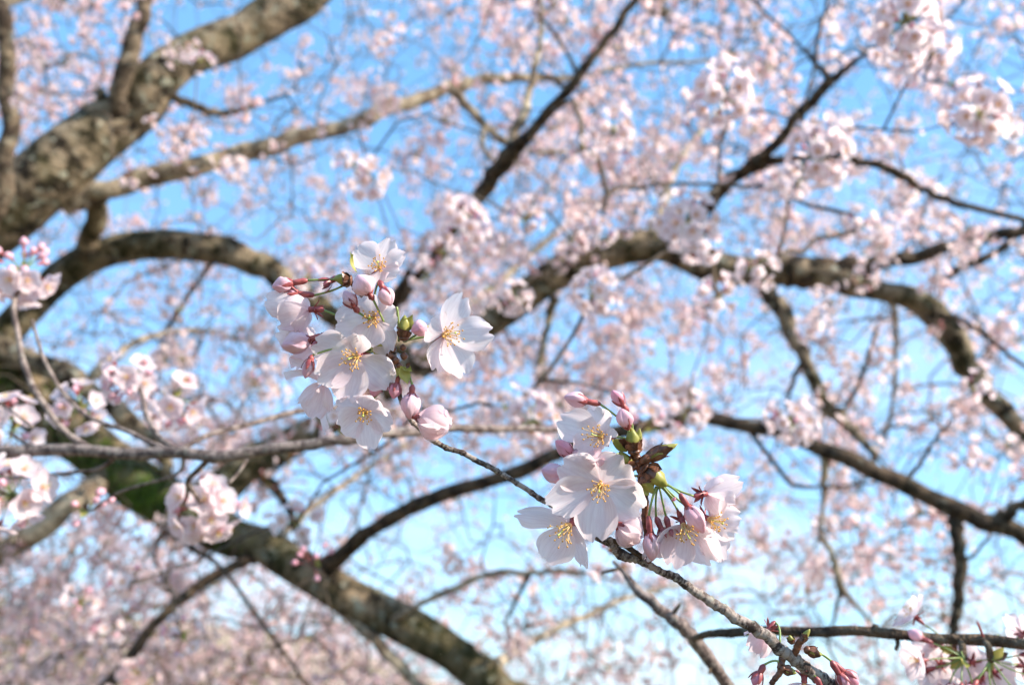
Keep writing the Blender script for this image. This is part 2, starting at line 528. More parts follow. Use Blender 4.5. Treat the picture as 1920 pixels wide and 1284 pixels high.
def bud(parent, base, tip, wd, hub, z=0, tipz=4, deep=0.3, calyx=22, open_=False, sag=None):
    SEED[0] += 17; rr = random.Random(SEED[0])
    B0 = Q(base[0], base[1], z); T0 = Q(tip[0], tip[1], z + tipz)
    ax = T0 - B0; ln = ax.length; ax.normalize()
    mb = MB()
    if not open_:
        blob(mb, B0 - ax * ln * 0.06, ax, ln * 1.08, wd * PXM / 2, 0, 44, 16, 3 if deep > .35 else 4, tint=[min(1, deep + .35 * abs(((i - 1) // 44 + 1) / 16 - .45) ** 1.3 + .10 * math.sin((i % 44) * .43 + 1)) for i in range(2 + 15 * 44)], power=0.85, twist=rr.uniform(-1.2, 1.2))
        b = build(mb, 'flower_bud', [M_BUD], parent, B0)
    else:
        # a globe of overlapping petals that has begun to open
        blob(mb, B0, ax, ln * 0.5, wd * PXM * 0.16, 0, 12, 6, tint=deep)
        b = build(mb, 'flower_bud', [M_BUD], parent, B0)
        a0, b0 = frame(ax)
        ph0 = rr.uniform(0, 6)
        for k in range(5):
            a = ph0 + k * 2 * math.pi / 5
            d = a0 * math.cos(a) + b0 * math.sin(a)
            tp = T0 + d * wd * PXM * (0.10 + 0.05 * (k % 2)) - ax * ln * 0.08 * (k % 3)
            pm = petal_between(B0 + d * 2 * PXM, tp, wd * PXM * 1.02, -d, cup=0.75, arch=-0.0, seed=SEED[0] + k, roll=0.12,
                               tint=deep + 0.05 * (k % 2), notch=0.05)
            # bulge the petal outwards into a globe
            pm.v = [tuple(Vector(v) + d * wd * PXM * 0.33 * math.sin(math.pi * min(1, max(0, (Vector(v) - B0).dot(ax) / ln))) ** 0.7) for v in pm.v]
            build(pm, 'petal', [M_PETAL], b, B0)
    cb = MB()
    if calyx:
        c1 = B0 - ax * calyx * PXM
        tube(cb, [B0 + ax * 2 * PXM, B0 - ax * calyx * .35 * PXM, B0 - ax * calyx * .8 * PXM, c1, c1 - ax * 3 * PXM],
             [5.4*PXM, 5.6*PXM, 6.2*PXM, 4.4*PXM, 2.5*PXM], 10, 0, 0.1, 900)
        a0, b0 = frame(ax)
        for k in range(5):
            a = k * 2 * math.pi / 5 + 0.3
            d = a0 * math.cos(a) + b0 * math.sin(a)
            hug = (ax + d * min(0.75, wd * PXM * 0.55 / ln)).normalized()
            sepal(cb, B0 - ax * 2 * PXM + d * 5.5 * PXM, hug, (d - hug * d.dot(hug)).normalized(), 22 * PXM, 9 * PXM, 0)
    else:
        c1 = B0
    build(cb, 'calyx', [M_CALYX], b, B0) if calyx else None
    if hub is not None:
        H = Q(*hub)
        sb = MB()
        sp = stalk_pts(c1 - ax * 2 * PXM, H, sag if sag is not None else -ax * 10 * PXM, 7)
        tube(sb, sp, [2.4*PXM] + [2.0*PXM]*5 + [2.5*PXM], 7, 0, 0.06, 700)
        build(sb, 'stalk', [M_STALK], b, c1)
    return b

def bud_scale(parent, base, tip, wd, z=0, brown=0.45, name='leaf_bud', tipz=3):
    """young leaf bud: brown scales at the base, green tip pushing out"""
    B0 = Q(base[0], base[1], z); T0 = Q(tip[0], tip[1], z + tipz)
    ax = T0 - B0; ln = ax.length; ax.normalize()
    g = MB()
    blob(g, B0 + ax * ln * 0.12, ax, ln * 0.88, wd * PXM * 0.42, 0, 14, 8, 3, power=0.8)
    o = build(g, name, [M_LEAF], parent, B0)
    if brown > 0:
        b = MB()
        a0, b0 = frame(ax)
        for k in range(4):
            a = k * math.pi / 2 + 0.4
            d = a0 * math.cos(a) + b0 * math.sin(a)
            pm = petal_between(B0, B0 + ax * ln * (brown + 0.12 * (k % 2)) + d * wd * PXM * 0.42, wd * PXM * 0.95, -d, cup=0.7, arch=0.0, nu=6, nv=6, seed=k, notch=-0.12)
            off = d * wd * PXM * 0.10
            b.add([Vector(v) + off for v in pm.v], pm.f, 0)
        blob(b, B0 - ax * ln * 0.05, ax, ln * brown * 0.7, wd * PXM * 0.40, 0, 10, 6)
        build(b, 'scale', [M_SCALE], o, B0)
    return o

def leaf(parent, base, tip, wd, z=0, tipz=0, nrm=(0, .3, 1), cup=0.8, m=None):
    B0 = Q(base[0], base[1], z); T0 = Q(tip[0], tip[1], z + tipz)
    pm = petal_between(B0, T0, wd * PXM, V3(*nrm), cup=cup, arch=0.12, nu=8, nv=10, seed=int(base[0]), notch=-0.16, wave=0.05)
    return build(pm, 'young_leaf', [m or M_LEAF], parent, B0)

def knobby(mb, rows, per=8, sides=14, step=26.0, amp=0.16, z=0, seed=1, mat_=0):
    """twig with ring scars: rows (x, y, nearness, width px)"""
    rr = random.Random(seed)
    s = spline(rows, per)
    pts = []; rad = []; ln = 0; nxt = step * 0.4; ring = 0
    pp = None
    dense = []
    for i in range(len(s) - 1):
        for k in range(4):
            dense.append([u * (1 - k / 4) + v * (k / 4) for u, v in zip(s[i], s[i+1])])
    dense.append(s[-1])
    for q in dense:
        if pp is not None: ln += math.hypot(q[0] - pp[0], q[1] - pp[1])
        pp = q
        d = abs(ln - nxt)
        w_ = q[3] * (1 + amp * math.exp(-(d / 2.6) ** 2)) * (1 + 0.05 * noise.noise(Vector((ln * .11, seed, 0))))
        if ln > nxt + step * .35: nxt += step * rr.uniform(0.55, 1.35)
        off = Vector((noise.noise(Vector((ln * .03, seed, 3))), noise.noise(Vector((ln * .03, seed, 7))), 0)) * q[3] * 0.28
        pts.append(Q(q[0] + off.x, q[1] + off.y, q[2])); rad.append(w_ / 2 * PXM)
    tube(mb, pts, rad, sides, mat_, 0.10, 420)
    return pts

# ================================================================ the sprig in focus
hero = thing('flowering_branch', 'sharply focused slender twig carrying two clusters of open pale pink cherry blossoms and buds', 'branch', Q(1700, 1380, -20))
tw = MB()
TW = [(1720, 1400, -30, 30), (1640, 1342, -22, 28), (1560, 1286, -15, 25), (1500, 1244, -10, 23), (1440, 1196, -8, 22), (1390, 1163, -8, 20), (1330, 1126, -8, 18),
      (1270, 1085, -10, 15), (1222, 1062, -12, 13), (1180, 1042, -24, 12), (1130, 1012, -34, 11), (1080, 974, -36, 11), (1020, 938, -30, 10.5),
      (960, 900, -25, 10), (905, 868, -20, 10), (862, 848, -18, 10), (820, 830, -18, 10.5), (795, 812, -24, 9), (772, 790, -28, 9), (756, 760, -28, 9), (748, 728, -24, 9),
      (742, 700, -20, 9), (740, 668, -18, 9), (735, 640, -22, 8), (715, 600, -30, 7), (690, 565, -30, 7), (662, 540, -24, 7)]
knobby(tw, TW, per=6, step=24, amp=0.20)
build(tw, 'stem', [B_TWIG], hero)
# broken spur stub under the second cluster
sb_ = MB(); knobby(sb_, [(1196, 1048, -12, 14), (1170, 1044, -6, 17), (1155, 1030, -2, 15), (1146, 1016, 0, 12), (1141, 1010, 0, 12)], 5, step=9, amp=.22, seed=5)
build(sb_, 'spur', [B_TWIG], hero)
sb_ = MB(); knobby(sb_, [(1146, 1012, 0, 9), (1170, 1022, 3, 10), (1190, 1034, 2, 10), (1206, 1046, 0, 9)], 5, step=14, amp=.15, seed=6)
build(sb_, 'spur', [B_DARK], hero)
# spur that carries the second cluster
sb_ = MB(); knobby(sb_, [(1215, 1058, -14, 12), (1212, 1000, -26, 11), (1208, 940, -18, 13), (1205, 895, -10, 17), (1196, 868, -8, 17), (1190, 848, -8, 15)], 6, step=8, amp=.16, seed=8)
build(sb_, 'spur', [M_SCALE], hero)
# knots of scale scars at cluster A
for (x, y, r_, z_) in ((730, 668, 9, -4), (741, 676, 8, -2), (736, 655, 7, -8), (757, 668, 8, -6), (755, 652, 7, -8), (748, 686, 7, -3), (664, 534, 8, -10), (650, 532, 8, -8)):
    kb = MB(); blob(kb, Q(x, y + r_, z_), V3(.1, 1, .2).normalized(), r_ * 2.1 * PXM, r_ * PXM, 0, 12, 7, 3)
    build(kb, 'scar_knot', [M_SCALE], hero)

HA = (740, 662, -18)      # hub of the upper spur
HA2 = (648, 532, -12)
C_ = dict
blossom(hero, (712, 503), (0, .30, .95), [(670, 464, -4, 54), (731, 449, -22, 36), (758, 476, 4, 36), (744, 518, 12, 40), (713, 530, 22, 36, C_(cup=.8, tint=.12))], (716, 600, -28), z=-14, stn=20, stl=24)
blossom(hero, (702, 597), (-.12, -.05, 1), [(698, 554, 2, 62), (629, 604, 6, 64), (744, 588, 2, 54), (732, 661, 6, 50), (684, 648, 10, 60)], (738, 650, -20), z=0, stn=28, stl=28)
blossom(hero, (670, 667), (-.26, -.22, .95), [(670, 627, 10, 52, C_(cup=.6)), (588, 650, 8, 66), (597, 712, 14, 62), (647, 752, 12, 66), (735, 720, -2, 64)], (738, 672, -20), z=16, stn=28, stl=34)
blossom(hero, (685, 770), (.02, -.32, .95), [(704, 742, 10, 64, C_(cup=.9, arch=.05, tip_roll=.9)), (630, 760, 2, 46), (636, 802, 10, 58), (699, 840, 8, 46), (734, 800, 2, 46)], (744, 715, -22), z=10, stn=26, stl=26)
blossom(hero, (832, 628), (.62, .02, .78), [(868, 553, -6, 54), (922, 620, -20, 60), (868, 704, -4, 64), (817, 696, 8, 50), (804, 606, 10, 62)], (756, 640, -20), z=2, stn=28, stl=36, spread=.7)
blossom(hero, (580, 580), (-.93, .05, -.25), [(497, 560, 4, 56), (524, 608, 16, 68, C_(tint=.05)), (545, 546, -6, 50), (505, 590, -14, 50), (562, 622, -6, 46)], (730, 650, -36), z=-6, nosta=True, dim=.03, arch=.16, cup=.7)
blossom(hero, (592, 644), (-.85, .1, -.4), [(520, 618, -6, 54), (545, 600, -14, 46), (530, 652, -8, 50), (552, 690, -10, 46), (560, 630, 4, 40)], (735, 655, -36), z=-26, nosta=True, dim=.04, cup=.6)
blossom(hero, (606, 718), (-.45, -.75, -.10), [(558, 752, 6, 56), (590, 784, 8, 60, C_(tint=.06)), (622, 768, -2, 48), (536, 698, -16, 52), (553, 668, -18, 56)], (738, 662, -30), z=-12, nosta=True, dim=.05, arch=.15, cup=.6)
leafp = petal_between(Q(612, 740, -26), Q(609, 812, -22), 20 * PXM, V3(1, 0, .2), cup=.3, seed=3); build(leafp, 'loose_petal', [M_PETAL], hero)

bud(hero, (692, 550), (670, 516), 46, (736, 640, -24), z=22, deep=.02, calyx=12)
bud(hero, (664, 574), (645, 546), 28, (720, 610, -28), z=18, deep=.1, calyx=12)
bud(hero, (718, 541), (733, 573), 33, (700, 575, -28), z=16, deep=.05, calyx=14)
bud(hero, (548, 531), (510, 538), 31, (628, 524, -8), z=0, deep=.22, calyx=26)
bud(hero, (556, 550), (538, 548), 20, (642, 536, -8), z=-6, deep=.4, calyx=30)
bud(hero, (580, 636), (528, 650), 42, (732, 652, -34), z=6, deep=.12, calyx=24)
bud(hero, (600, 636), (584, 655), 14, (734, 656, -34), z=2, deep=.7, calyx=14)
bud(hero, (582, 676), (572, 709), 20, (700, 640, -6), z=22, deep=.22, calyx=8)
bud(hero, (800, 612), (771, 620), 30, (760, 640, -18), z=14, deep=.32, calyx=0)
bud(hero, (743, 718), (737, 747), 25, (748, 690, -16), z=6, deep=.55, calyx=12)
bud(hero, (772, 738), (768, 786), 38, (758, 692, -16), z=8, deep=.10, calyx=14)
bud(hero, (782, 782), (842, 800), 60, (760, 742, -20), z=12, deep=.10, calyx=10, open_=True)
bud(hero, (710, 716), (699, 744), 26, (742, 700, -18), z=-12, deep=.4, calyx=12)
bud(hero, (618, 528), (606, 534), 12, (640, 529, -8), z=-10, deep=.8, calyx=16)
bud_scale(hero, (660, 526), (625, 521), 27, z=4, brown=.38)
bud_scale(hero, (757, 638), (759, 590), 27, z=2, brown=.36)
leaf(hero, (752, 628), (771, 596), 20, z=6, nrm=(.5, .1, .9))
leaf(hero, (670, 512), (658, 476), 9, z=-2, nrm=(1, 0, .4), cup=.3)
leaf(hero, (748, 690), (735, 708), 18, z=6, nrm=(-.3, .5, .8)); leaf(hero, (752, 686), (762, 715), 20, z=8, nrm=(.2, .6, .8)); leaf(hero, (754, 688), (770, 696), 16, z=6, nrm=(.2, .9, .5))
leaf(hero, (724, 664), (699, 652), 22, z=0, nrm=(0, .5, .8)); leaf(hero, (722, 668), (706, 672), 16, z=2, nrm=(0, .2, .9))
leaf(hero, (762, 690), (768, 681), 8, z=6, m=M_SCALE)
sbn = MB(); tube(sbn, curve3([Q(744, 576, 0), Q(747, 600, -4), Q(748, 640, -14)]), [2.6*PXM] * 11, 7, 0); build(sbn, 'stalk', [M_STALK], hero)

HB = (1226, 902, -6)
blossom(hero, (1128, 818), (-.50, .12, .85), [(1050, 783, 6, 62), (1113, 765, -10, 58), (1083, 850, 14, 58), (1146, 800, -6, 44), (1138, 838, 12, 40, C_(cup=.8, tip_roll=.5))], (1172, 822, -8), z=6, stn=26, stl=40, spread=.7)
blossom(hero, (1126, 908), (-.16, -.26, .95), [(1052, 868, 8, 74), (1172, 862, -4, 76), (1206, 952, 0, 74), (1116, 1012, 8, 72), (1026, 942, 12, 68)], (1196, 892, -14), z=18, stn=32, stl=34)
blossom(hero, (1068, 984), (-.5, -.3, .8), [(969, 962, -4, 44), (1030, 1054, 12, 66), (1098, 1064, -8, 34), (1100, 1012, -14, 38), (1046, 948, -16, 44)], (1190, 930, -26), z=8, stn=26, stl=42, spread=.65)
blossom(hero, (1281, 982), (.10, -.55, .82), [(1230, 1038, 12, 46), (1264, 1062, 8, 62, C_(tint=.10)), (1340, 1052, -4, 62), (1206, 1046, -6, 36), (1316, 1010, -18, 50)], (1238, 912, -8), z=10, stn=24, stl=36)
blossom(hero, (1328, 972), (.55, -.15, .75), [(1388, 970, -10, 48), (1356, 1048, 4, 54), (1380, 1000, -18, 44), (1352, 940, -16, 44), (1326, 1040, 8, 44)], (1242, 908, -10), z=-14, stn=24, stl=32)
blossom(hero, (1324, 924), (.80, .10, -.45), [(1391, 904, -6, 42), (1374, 948, 4, 54), (1346, 892, -20, 42), (1350, 966, 6, 48), (1362, 930, -24, 50)], (1244, 902, -8), z=-8, nosta=True, dim=.02)
bud(hero, (1158, 982), (1200, 1012), 54, (1196, 910, -16), z=2, deep=.10, calyx=8, open_=True)
bud(hero, (1098, 752), (1058, 744), 30, (1176, 800, -10), z=-4, deep=.16, calyx=26)
bud(hero, (1166, 757), (1148, 732), 23, (1186, 806, -12), z=-6, deep=.5, calyx=18)
bud(hero, (1176, 800), (1165, 766), 32, (1186, 820, -10), z=10, deep=.2, calyx=4)
bud(hero, (1056, 892), (1016, 880), 40, (1150, 880, -24), z=-2, deep=.28, calyx=14)
bud(hero, (1072, 852), (1042, 826), 30, (1160, 850, -24), z=-8, deep=.55, calyx=12)
bud(hero, (1120, 880), (1110, 842), 42, (1180, 862, -20), z=-1, deep=.12, calyx=8)
bud(hero, (1092, 864), (1066, 850), 34, (1180, 862, -20), z=-8, deep=.12, calyx=8)
bud(hero, (1219, 1000), (1223, 1051), 34, (1230, 912, -2), z=14, deep=.16, calyx=30)
bud(hero, (1290, 950), (1320, 998), 38, (1246, 908, 0), z=18, deep=.20, calyx=26)
bud(hero, (1254, 990), (1258, 1006), 18, (1236, 912, -2), z=4, deep=.5, calyx=20)
bud(hero, (1240, 992), (1246, 1006), 14, (1233, 914, -4), z=0, deep=.7, calyx=22)
bud(hero, (1262, 934), (1266, 938), 10, (1240, 908, -6), z=-4, deep=.6, calyx=0)
bud(hero, (1224, 1006), (1230, 1022), 12, (1232, 912, 0), z=4, deep=.6, calyx=24)
bud_scale(hero, (1190, 852), (1183, 800), 32, z=2, brown=.45)
bud_scale(hero, (1192, 846), (1200, 802), 18, z=-4, brown=.5)
bud_scale(hero, (1200, 866), (1272, 831), 25, z=2, brown=.62)
bud_scale(hero, (1190, 880), (1160, 846), 26, z=-6, brown=.45)
bud_scale(hero, (1206, 876), (1252, 912), 38, z=2, brown=.25)
bud_scale(hero, (1205, 885), (1224, 926), 28, z=0, brown=.3)
leaf(hero, (1212, 872), (1238, 878), 16, z=10, m=M_SCALE); leaf(hero, (1192, 905), (1186, 918), 12, z=2, m=M_SCALE)
leaf(hero, (1185, 842), (1162, 826), 16, z=4, nrm=(0, .6, .8), m=M_SCALE)
leaf(hero, (1196, 908), (1214, 926), 18, z=4, nrm=(0, .6, .8)); leaf(hero, (1176, 846), (1150, 826), 20, z=-4, nrm=(0, .6, .8))
for (x, y, r_, z_) in ((1196, 842, 8, -4), (1203, 880, 9, -2), (1212, 898, 8, -4)):
    kb = MB(); blob(kb, Q(x, y + r_, z_), V3(.1, 1, .2).normalized(), r_ * 2.1 * PXM, r_ * PXM, 0, 12, 7, 3)
    build(kb, 'scar_knot', [M_SCALE], hero)

# third cluster at the lower edge
sb_ = MB(); knobby(sb_, [(1484, 1234, -10, 12), (1496, 1208, 2, 12), (1506, 1196, 4, 10)], 5, step=8, seed=18); build(sb_, 'spur', [M_SCALE], hero)
sb_ = MB(); knobby(sb_, [(1470, 1222, -10, 12), (1464, 1246, -2, 12), (1462, 1262, 0, 10), (1446, 1282, 0, 9)], 5, step=8, seed=19); build(sb_, 'spur', [M_SCALE], hero)
bud_scale(hero, (1500, 1206), (1519, 1178), 14, z=2, brown=.5); bud_scale(hero, (1486, 1206), (1480, 1190), 14, z=2, brown=.6)
bud_scale(hero, (1508, 1216), (1542, 1228), 20, z=4, brown=.6); bud_scale(hero, (1464, 1252), (1494, 1262), 18, z=4, brown=.5)
bud(hero, (1574, 1264), (1590, 1290), 24, (1536, 1226, 2), z=2, deep=.4, calyx=26)
bud(hero, (1584, 1260), (1610, 1282), 24, (1538, 1224, 2), z=-4, deep=.5, calyx=26)
bud(hero, (1424, 1262), (1412, 1284), 20, (1460, 1240, -2), z=-4, deep=.6, calyx=16)
bud(hero, (1540, 1290), (1550, 1312), 24, (1500, 1252, -8), z=4, deep=.3, calyx=20)
blossom(hero, (1508, 1280), (-.1, -.9, .35), [(1484, 1316, 6, 46), (1516, 1330, 16, 50), (1548, 1316, -4, 46), (1470, 1290, -10, 42), (1530, 1298, -20, 40)], (1482, 1240, -8), z=-6, stn=18, stl=28, dim=.06)
blossom(hero, (1436, 1186), (-.6, -.5, .3), [(1398, 1186, 10, 40), (1404, 1216, 8, 42), (1424, 1230, 0, 40), (1410, 1176, -12, 38), (1438, 1214, -14, 36)], (1462, 1204, -20), z=-60, nosta=True, dim=.15)

# ================================================================ middle-distance flowers, shared meshes
PET_V = []
for k in range(7):
    vs, fs, uvs, ts = petal_pts(0.0150, 0.0142, 0.45, 0.10, 6, 6, 40 + k, tint=.05 * (k % 4))
    mb = MB(); mb.add(vs, fs, 0, uvs, ts); PET_V.append(mb.mesh('petal', [M_PETAL]))
mb = MB(); make_stamens(mb, Vector((0, 0, 0.0004)), Vector((0, 0, 1)), 0.0070, 14, 5, .8, thick=0.00014, dot=0.00042)
STAM = mb.mesh('stamens', [M_FIL, M_ANTH, M_THROAT, M_PISTIL])
def calyx_mesh(sl_):
    mb = MB(); Z = Vector((0, 0, 1))
    tube(mb, [Z * 0, Z * -.003, Z * -.0062, Z * -.0075], [.0014, .0016, .0012, .0006], 7, 0)
    for k in range(5):
        a = k * 2 * math.pi / 5 + .6
        d = Vector((math.cos(a), math.sin(a), 0))
        sepal(mb, d * .0010 - Z * .0008, (d - Z * .3).normalized(), -Z, .0060, .0024, 0)
    tube(mb, [Z * -.0072, Vector((.0010, 0, -.014)), Vector((.0012, .0004, -.020)), Vector((0, 0, -.0075 - sl_))], [.0005] * 4, 5, 1)
    return mb.mesh('blossom', [M_CALYX, M_STALK])
CAL = [calyx_mesh(.020), calyx_mesh(.026)]
mb = MB(); blob(mb, Vector((0, 0, 0)), Vector((0, 0, 1)), .0105, .0042, 0, 14, 8, 4, tint=.35, power=.85); BUDM = mb.mesh('flower_bud', [M_BUD])
mb = MB(); Z = Vector((0, 0, 1)); tube(mb, [Z * .001, Z * -.003, Z * -.006], [.0014, .0016, .0007], 7, 0)
for k in range(4):
    a = k * math.pi / 2; d = Vector((math.cos(a), math.sin(a), 0)); sepal(mb, d * .0014, (Z + d * .35).normalized(), d, .005, .0022, 0)
tube(mb, [Z * -.006, Vector((.001, 0, -.014)), Z * -.024], [.0005] * 3, 5, 1)
BUDC = mb.mesh('calyx', [M_CALYX, M_STALK])

def rot_to(axis, roll):
    q = axis.normalized().to_track_quat('Z', 'Y')
    return q.to_matrix().to_4x4() @ Matrix.Rotation(roll, 4, 'Z')

def merged_flower(rr, lod, openness):
    """list of (verts, faces, mat, tints) pieces in the flower's own frame, +Z = axis"""
    mb = MB()
    for k in range(5):
        nu = 4 if lod == 1 else 2
        vs, fs, uvs, ts = petal_pts(.0152, .0142, .4, .10, nu, nu + 1, rr.randint(0, 9999), tint=rr.uniform(0, .08))
        M = Matrix.Rotation(k * 2 * math.pi / 5 + rr.uniform(-.1, .1), 4, 'Z') @ Matrix.Rotation(openness + rr.uniform(-.15, .15), 4, 'X')
        mb.add([M @ (v + Vector((0, .0008, 0))) for v in vs], fs, 0, uvs, ts)
    if lod == 1:
        make_stamens(mb_s := MB(), Vector((0, 0, 0)), Vector((0, 0, 1)), .0075, 10, rr.randint(0, 999), .8, thick=.0002, dot=.0007)
        mb.add(mb_s.v, mb_s.f, 1)
    n = 5
    vs = [(math.cos(i * 2 * math.pi / n) * .0026, math.sin(i * 2 * math.pi / n) * .0026, .0014) for i in range(n)]
    mb.add(vs, [tuple(range(n))], 1)
    Zl = Vector((0, 0, 1))
    tube(mb, [Zl * 0, Zl * -.004, Zl * -.008], [.0012, .0016, .0006], 4, 2, cap=False)
    tube(mb, [Zl * -.008, Vector((.001, .001, -.018)), Zl * -.030], [.0006] * 3, 3, 3, cap=False)
    return mb
BL1 = []
rr_ = random.Random(5)
for k in range(5):
    BL1.append(merged_flower(rr_, 1, .25 + .1 * k).mesh('blossom', [M_PETAL, M_ANTH, M_CALYX, M_STALK]))

def open_dir(rr, mean, spread):
    for _ in range(50):
        v = Vector((rr.gauss(0, 1), rr.gauss(0, 1), rr.gauss(0, 1))).normalized()
        if v.dot(mean) > spread: return v
    return mean.normalized()

def cluster_on(parent, hub, mean, n, nb, rr, size=1.0, spread=-.1):
    """fine flowers as parts with petal sub-parts, hung from a foreground bough"""
    dirs = []
    for k in range(n):
        best = None
        for _ in range(14):
            c = open_dir(rr, mean, spread)
            s = min([1 - c.dot(d) for d in dirs] or [2])
            if best is None or s > best[0]: best = (s, c)
        dirs.append(best[1])
        cm = rr.choice(CAL); sl_ = .026 if cm is CAL[0] else .032
        pos = hub + best[1] * sl_ * size
        fax = (best[1] * .8 + mean.normalized() * .35 + V3(0, 0, 1) * .25).normalized()
        # keep the stalk on the hub: the flower's axis follows its stalk
        Mw = rot_to(best[1], rr.uniform(0, 6)) @ Matrix.Scale(size * rr.uniform(.92, 1.1), 4)
        b = link('blossom', cm, parent, None, Matrix.Translation(pos - ORG[parent.name]) @ Mw)
        op = rr.uniform(.12, .55)
        for i in range(5):
            M = Matrix.Rotation(i * 2 * math.pi / 5 + rr.uniform(-.08, .08), 4, 'Z') @ Matrix.Rotation(op + rr.uniform(-.12, .12), 4, 'X') @ Matrix.Translation((0, .0010, 0))
            link('petal', rr.choice(PET_V), b, None, M)
        link('stamens', STAM, b, None, Matrix.Identity(4))
    for k in range(nb):
        d = open_dir(rr, mean, .0)
        b = link('flower_bud', BUDM, parent, None, Matrix.Translation(hub + d * .025 * size - ORG[parent.name]) @ rot_to(d, rr.uniform(0, 6)) @ Matrix.Scale(size, 4))
        link('calyx', BUDC, b, None, Matrix.Identity(4))
    for k in range(3):
        d = open_dir(rr, mean, -.6)
        pm = petal_between(hub, hub + d * .010, .005, V3(0, .4, 1), cup=.8, nu=4, nv=4, seed=k, notch=-.15)
        build(pm, 'young_leaf', [M_LEAF if k else M_SCALE], parent, hub)

def bough(parent, name, rows, m, sides=10, per=6, rough=.10, nscale=None, label=None):
    """rows (x, y, depth m, width px at that depth)"""
    s = spline(rows, per)
    pts = [P(q[0], q[1], q[2]) for q in s]
    rad = [max(.0006, q[3] / 2 * q[2] / FPX) for q in s]
    if rad[0] > .008:
        for i in range(min(5, len(rad))): rad[i] *= 1 + .22 * (1 - i / 5) ** 1.5
    for i in range(1, len(pts) - 1):
        f = 1 / (9 * max(rad[i], .004)); e = min(1, i / 3, (len(pts) - 1 - i) / 3)
        v = pts[i] * f
        pts[i] = pts[i] + Vector((noise.noise(v), noise.noise(v + Vector((7, 3, 1))), noise.noise(v + Vector((2, 9, 5))))) * rad[i] * .75 * e
        rad[i] *= 1 + .16 * noise.noise(v * 1.7 + Vector((4, 4, 4)))
    mb = MB()
    tube(mb, pts, rad, sides, 0, rough, nscale or (0.75 / max(rad)), cap=True)
    o = build(mb, name, [m], parent)
    if label: o['label'] = label
    return pts, rad

rc = random.Random(21)
# ---- long grey bough low on the left
b16 = thing('blossoming_bough', 'long slim grey bough running level across the left with twigs of soft blossom clusters', 'branch', P(-260, 860, .80))
bough(b16, 'stem', [(-260, 862, .80, 26), (-80, 850, .78, 25), (0, 847, .76, 23), (200, 843, .74, 23), (400, 853, .72, 23), (520, 842, .72, 22), (650, 822, .72, 20), (760, 808, .74, 17), (900, 802, .78, 14), (1010, 806, .82, 10), (1100, 800, .86, 7)], B_GREY, 12)
def sub16(rows): bough(b16, 'twig', rows, B_GREY, 8)
sub16([(170, 842, .745, 14), (120, 805, .75, 12), (75, 750, .76, 11), (48, 690, .78, 11), (36, 630, .80, 10), (26, 575, .82, 9), (40, 530, .84, 8)])
sub16([(345, 852, .722, 12), (300, 820, .74, 9), (275, 785, .76, 9), (268, 745, .79, 8), (256, 712, .82, 8)])
sub16([(330, 850, .724, 10), (240, 810, .75, 8), (150, 770, .78, 8), (90, 690, .80, 7), (60, 600, .82, 6)])
sub16([(400, 852, .72, 12), (372, 880, .73, 10), (352, 905, .745, 10), (372, 935, .77, 9), (388, 950, .79, 8)])
sub16([(-60, 850, .77, 12), (-40, 890, .75, 9), (10, 925, .74, 8), (40, 930, .74, 7)])
sub16([(120, 845, .75, 10), (60, 835, .78, 8), (20, 812, .82, 7)])
sub16([(230, 845, .74, 10), (180, 880, .76, 7), (60, 892, .80, 6), (-40, 900, .84, 5)])
sub16([(345, 852, .722, 9), (330, 890, .73, 6), (230, 920, .78, 5), (165, 960, .80, 4)])
sub16([(330, 845, .73, 10), (400, 812, .76, 11), (470, 795, .79, 11), (560, 772, .83, 11), (650, 764, .87, 8), (740, 770, .92, 5)])
sub16([(470, 850, .72, 9), (450, 880, .71, 7), (430, 905, .70, 6)])
sub16([(60, 800, .77, 7), (20, 770, .8, 5), (-30, 740, .84, 5)])
cluster_on(b16, P(44, 510, .85), V3(.1, -.7, .2), 13, 0, rc, .95, .2)
cluster_on(b16, P(44, 505, .85), V3(-.2, .8, .2), 0, 14, rc, 1.0, .2)
cluster_on(b16, P(250, 712, .82), V3(-.1, -.1, .8), 8, 8, rc, .86, .0)
cluster_on(b16, P(390, 950, .80), V3(0, 0, .9), 16, 3, rc, 1.0, -.1)
cluster_on(b16, P(25, 925, .74), V3(-.1, 0, .8), 12, 7, rc, 1.0, .0)
cluster_on(b16, P(25, 805, .84), V3(0, .2, .7), 10, 3, rc, 1.0, .0)
cluster_on(b16, P(150, 765, .90), V3(0, 0, .8), 8, 8, rc, .82, .0)
cluster_on(b16, P(165, 960, .82), V3(0, .5, .3), 0, 8, rc, .8, .0)
cluster_on(b16, P(325, 745, .86), V3(.3, -.2, .6), 9, 4, rc, .95, .0)

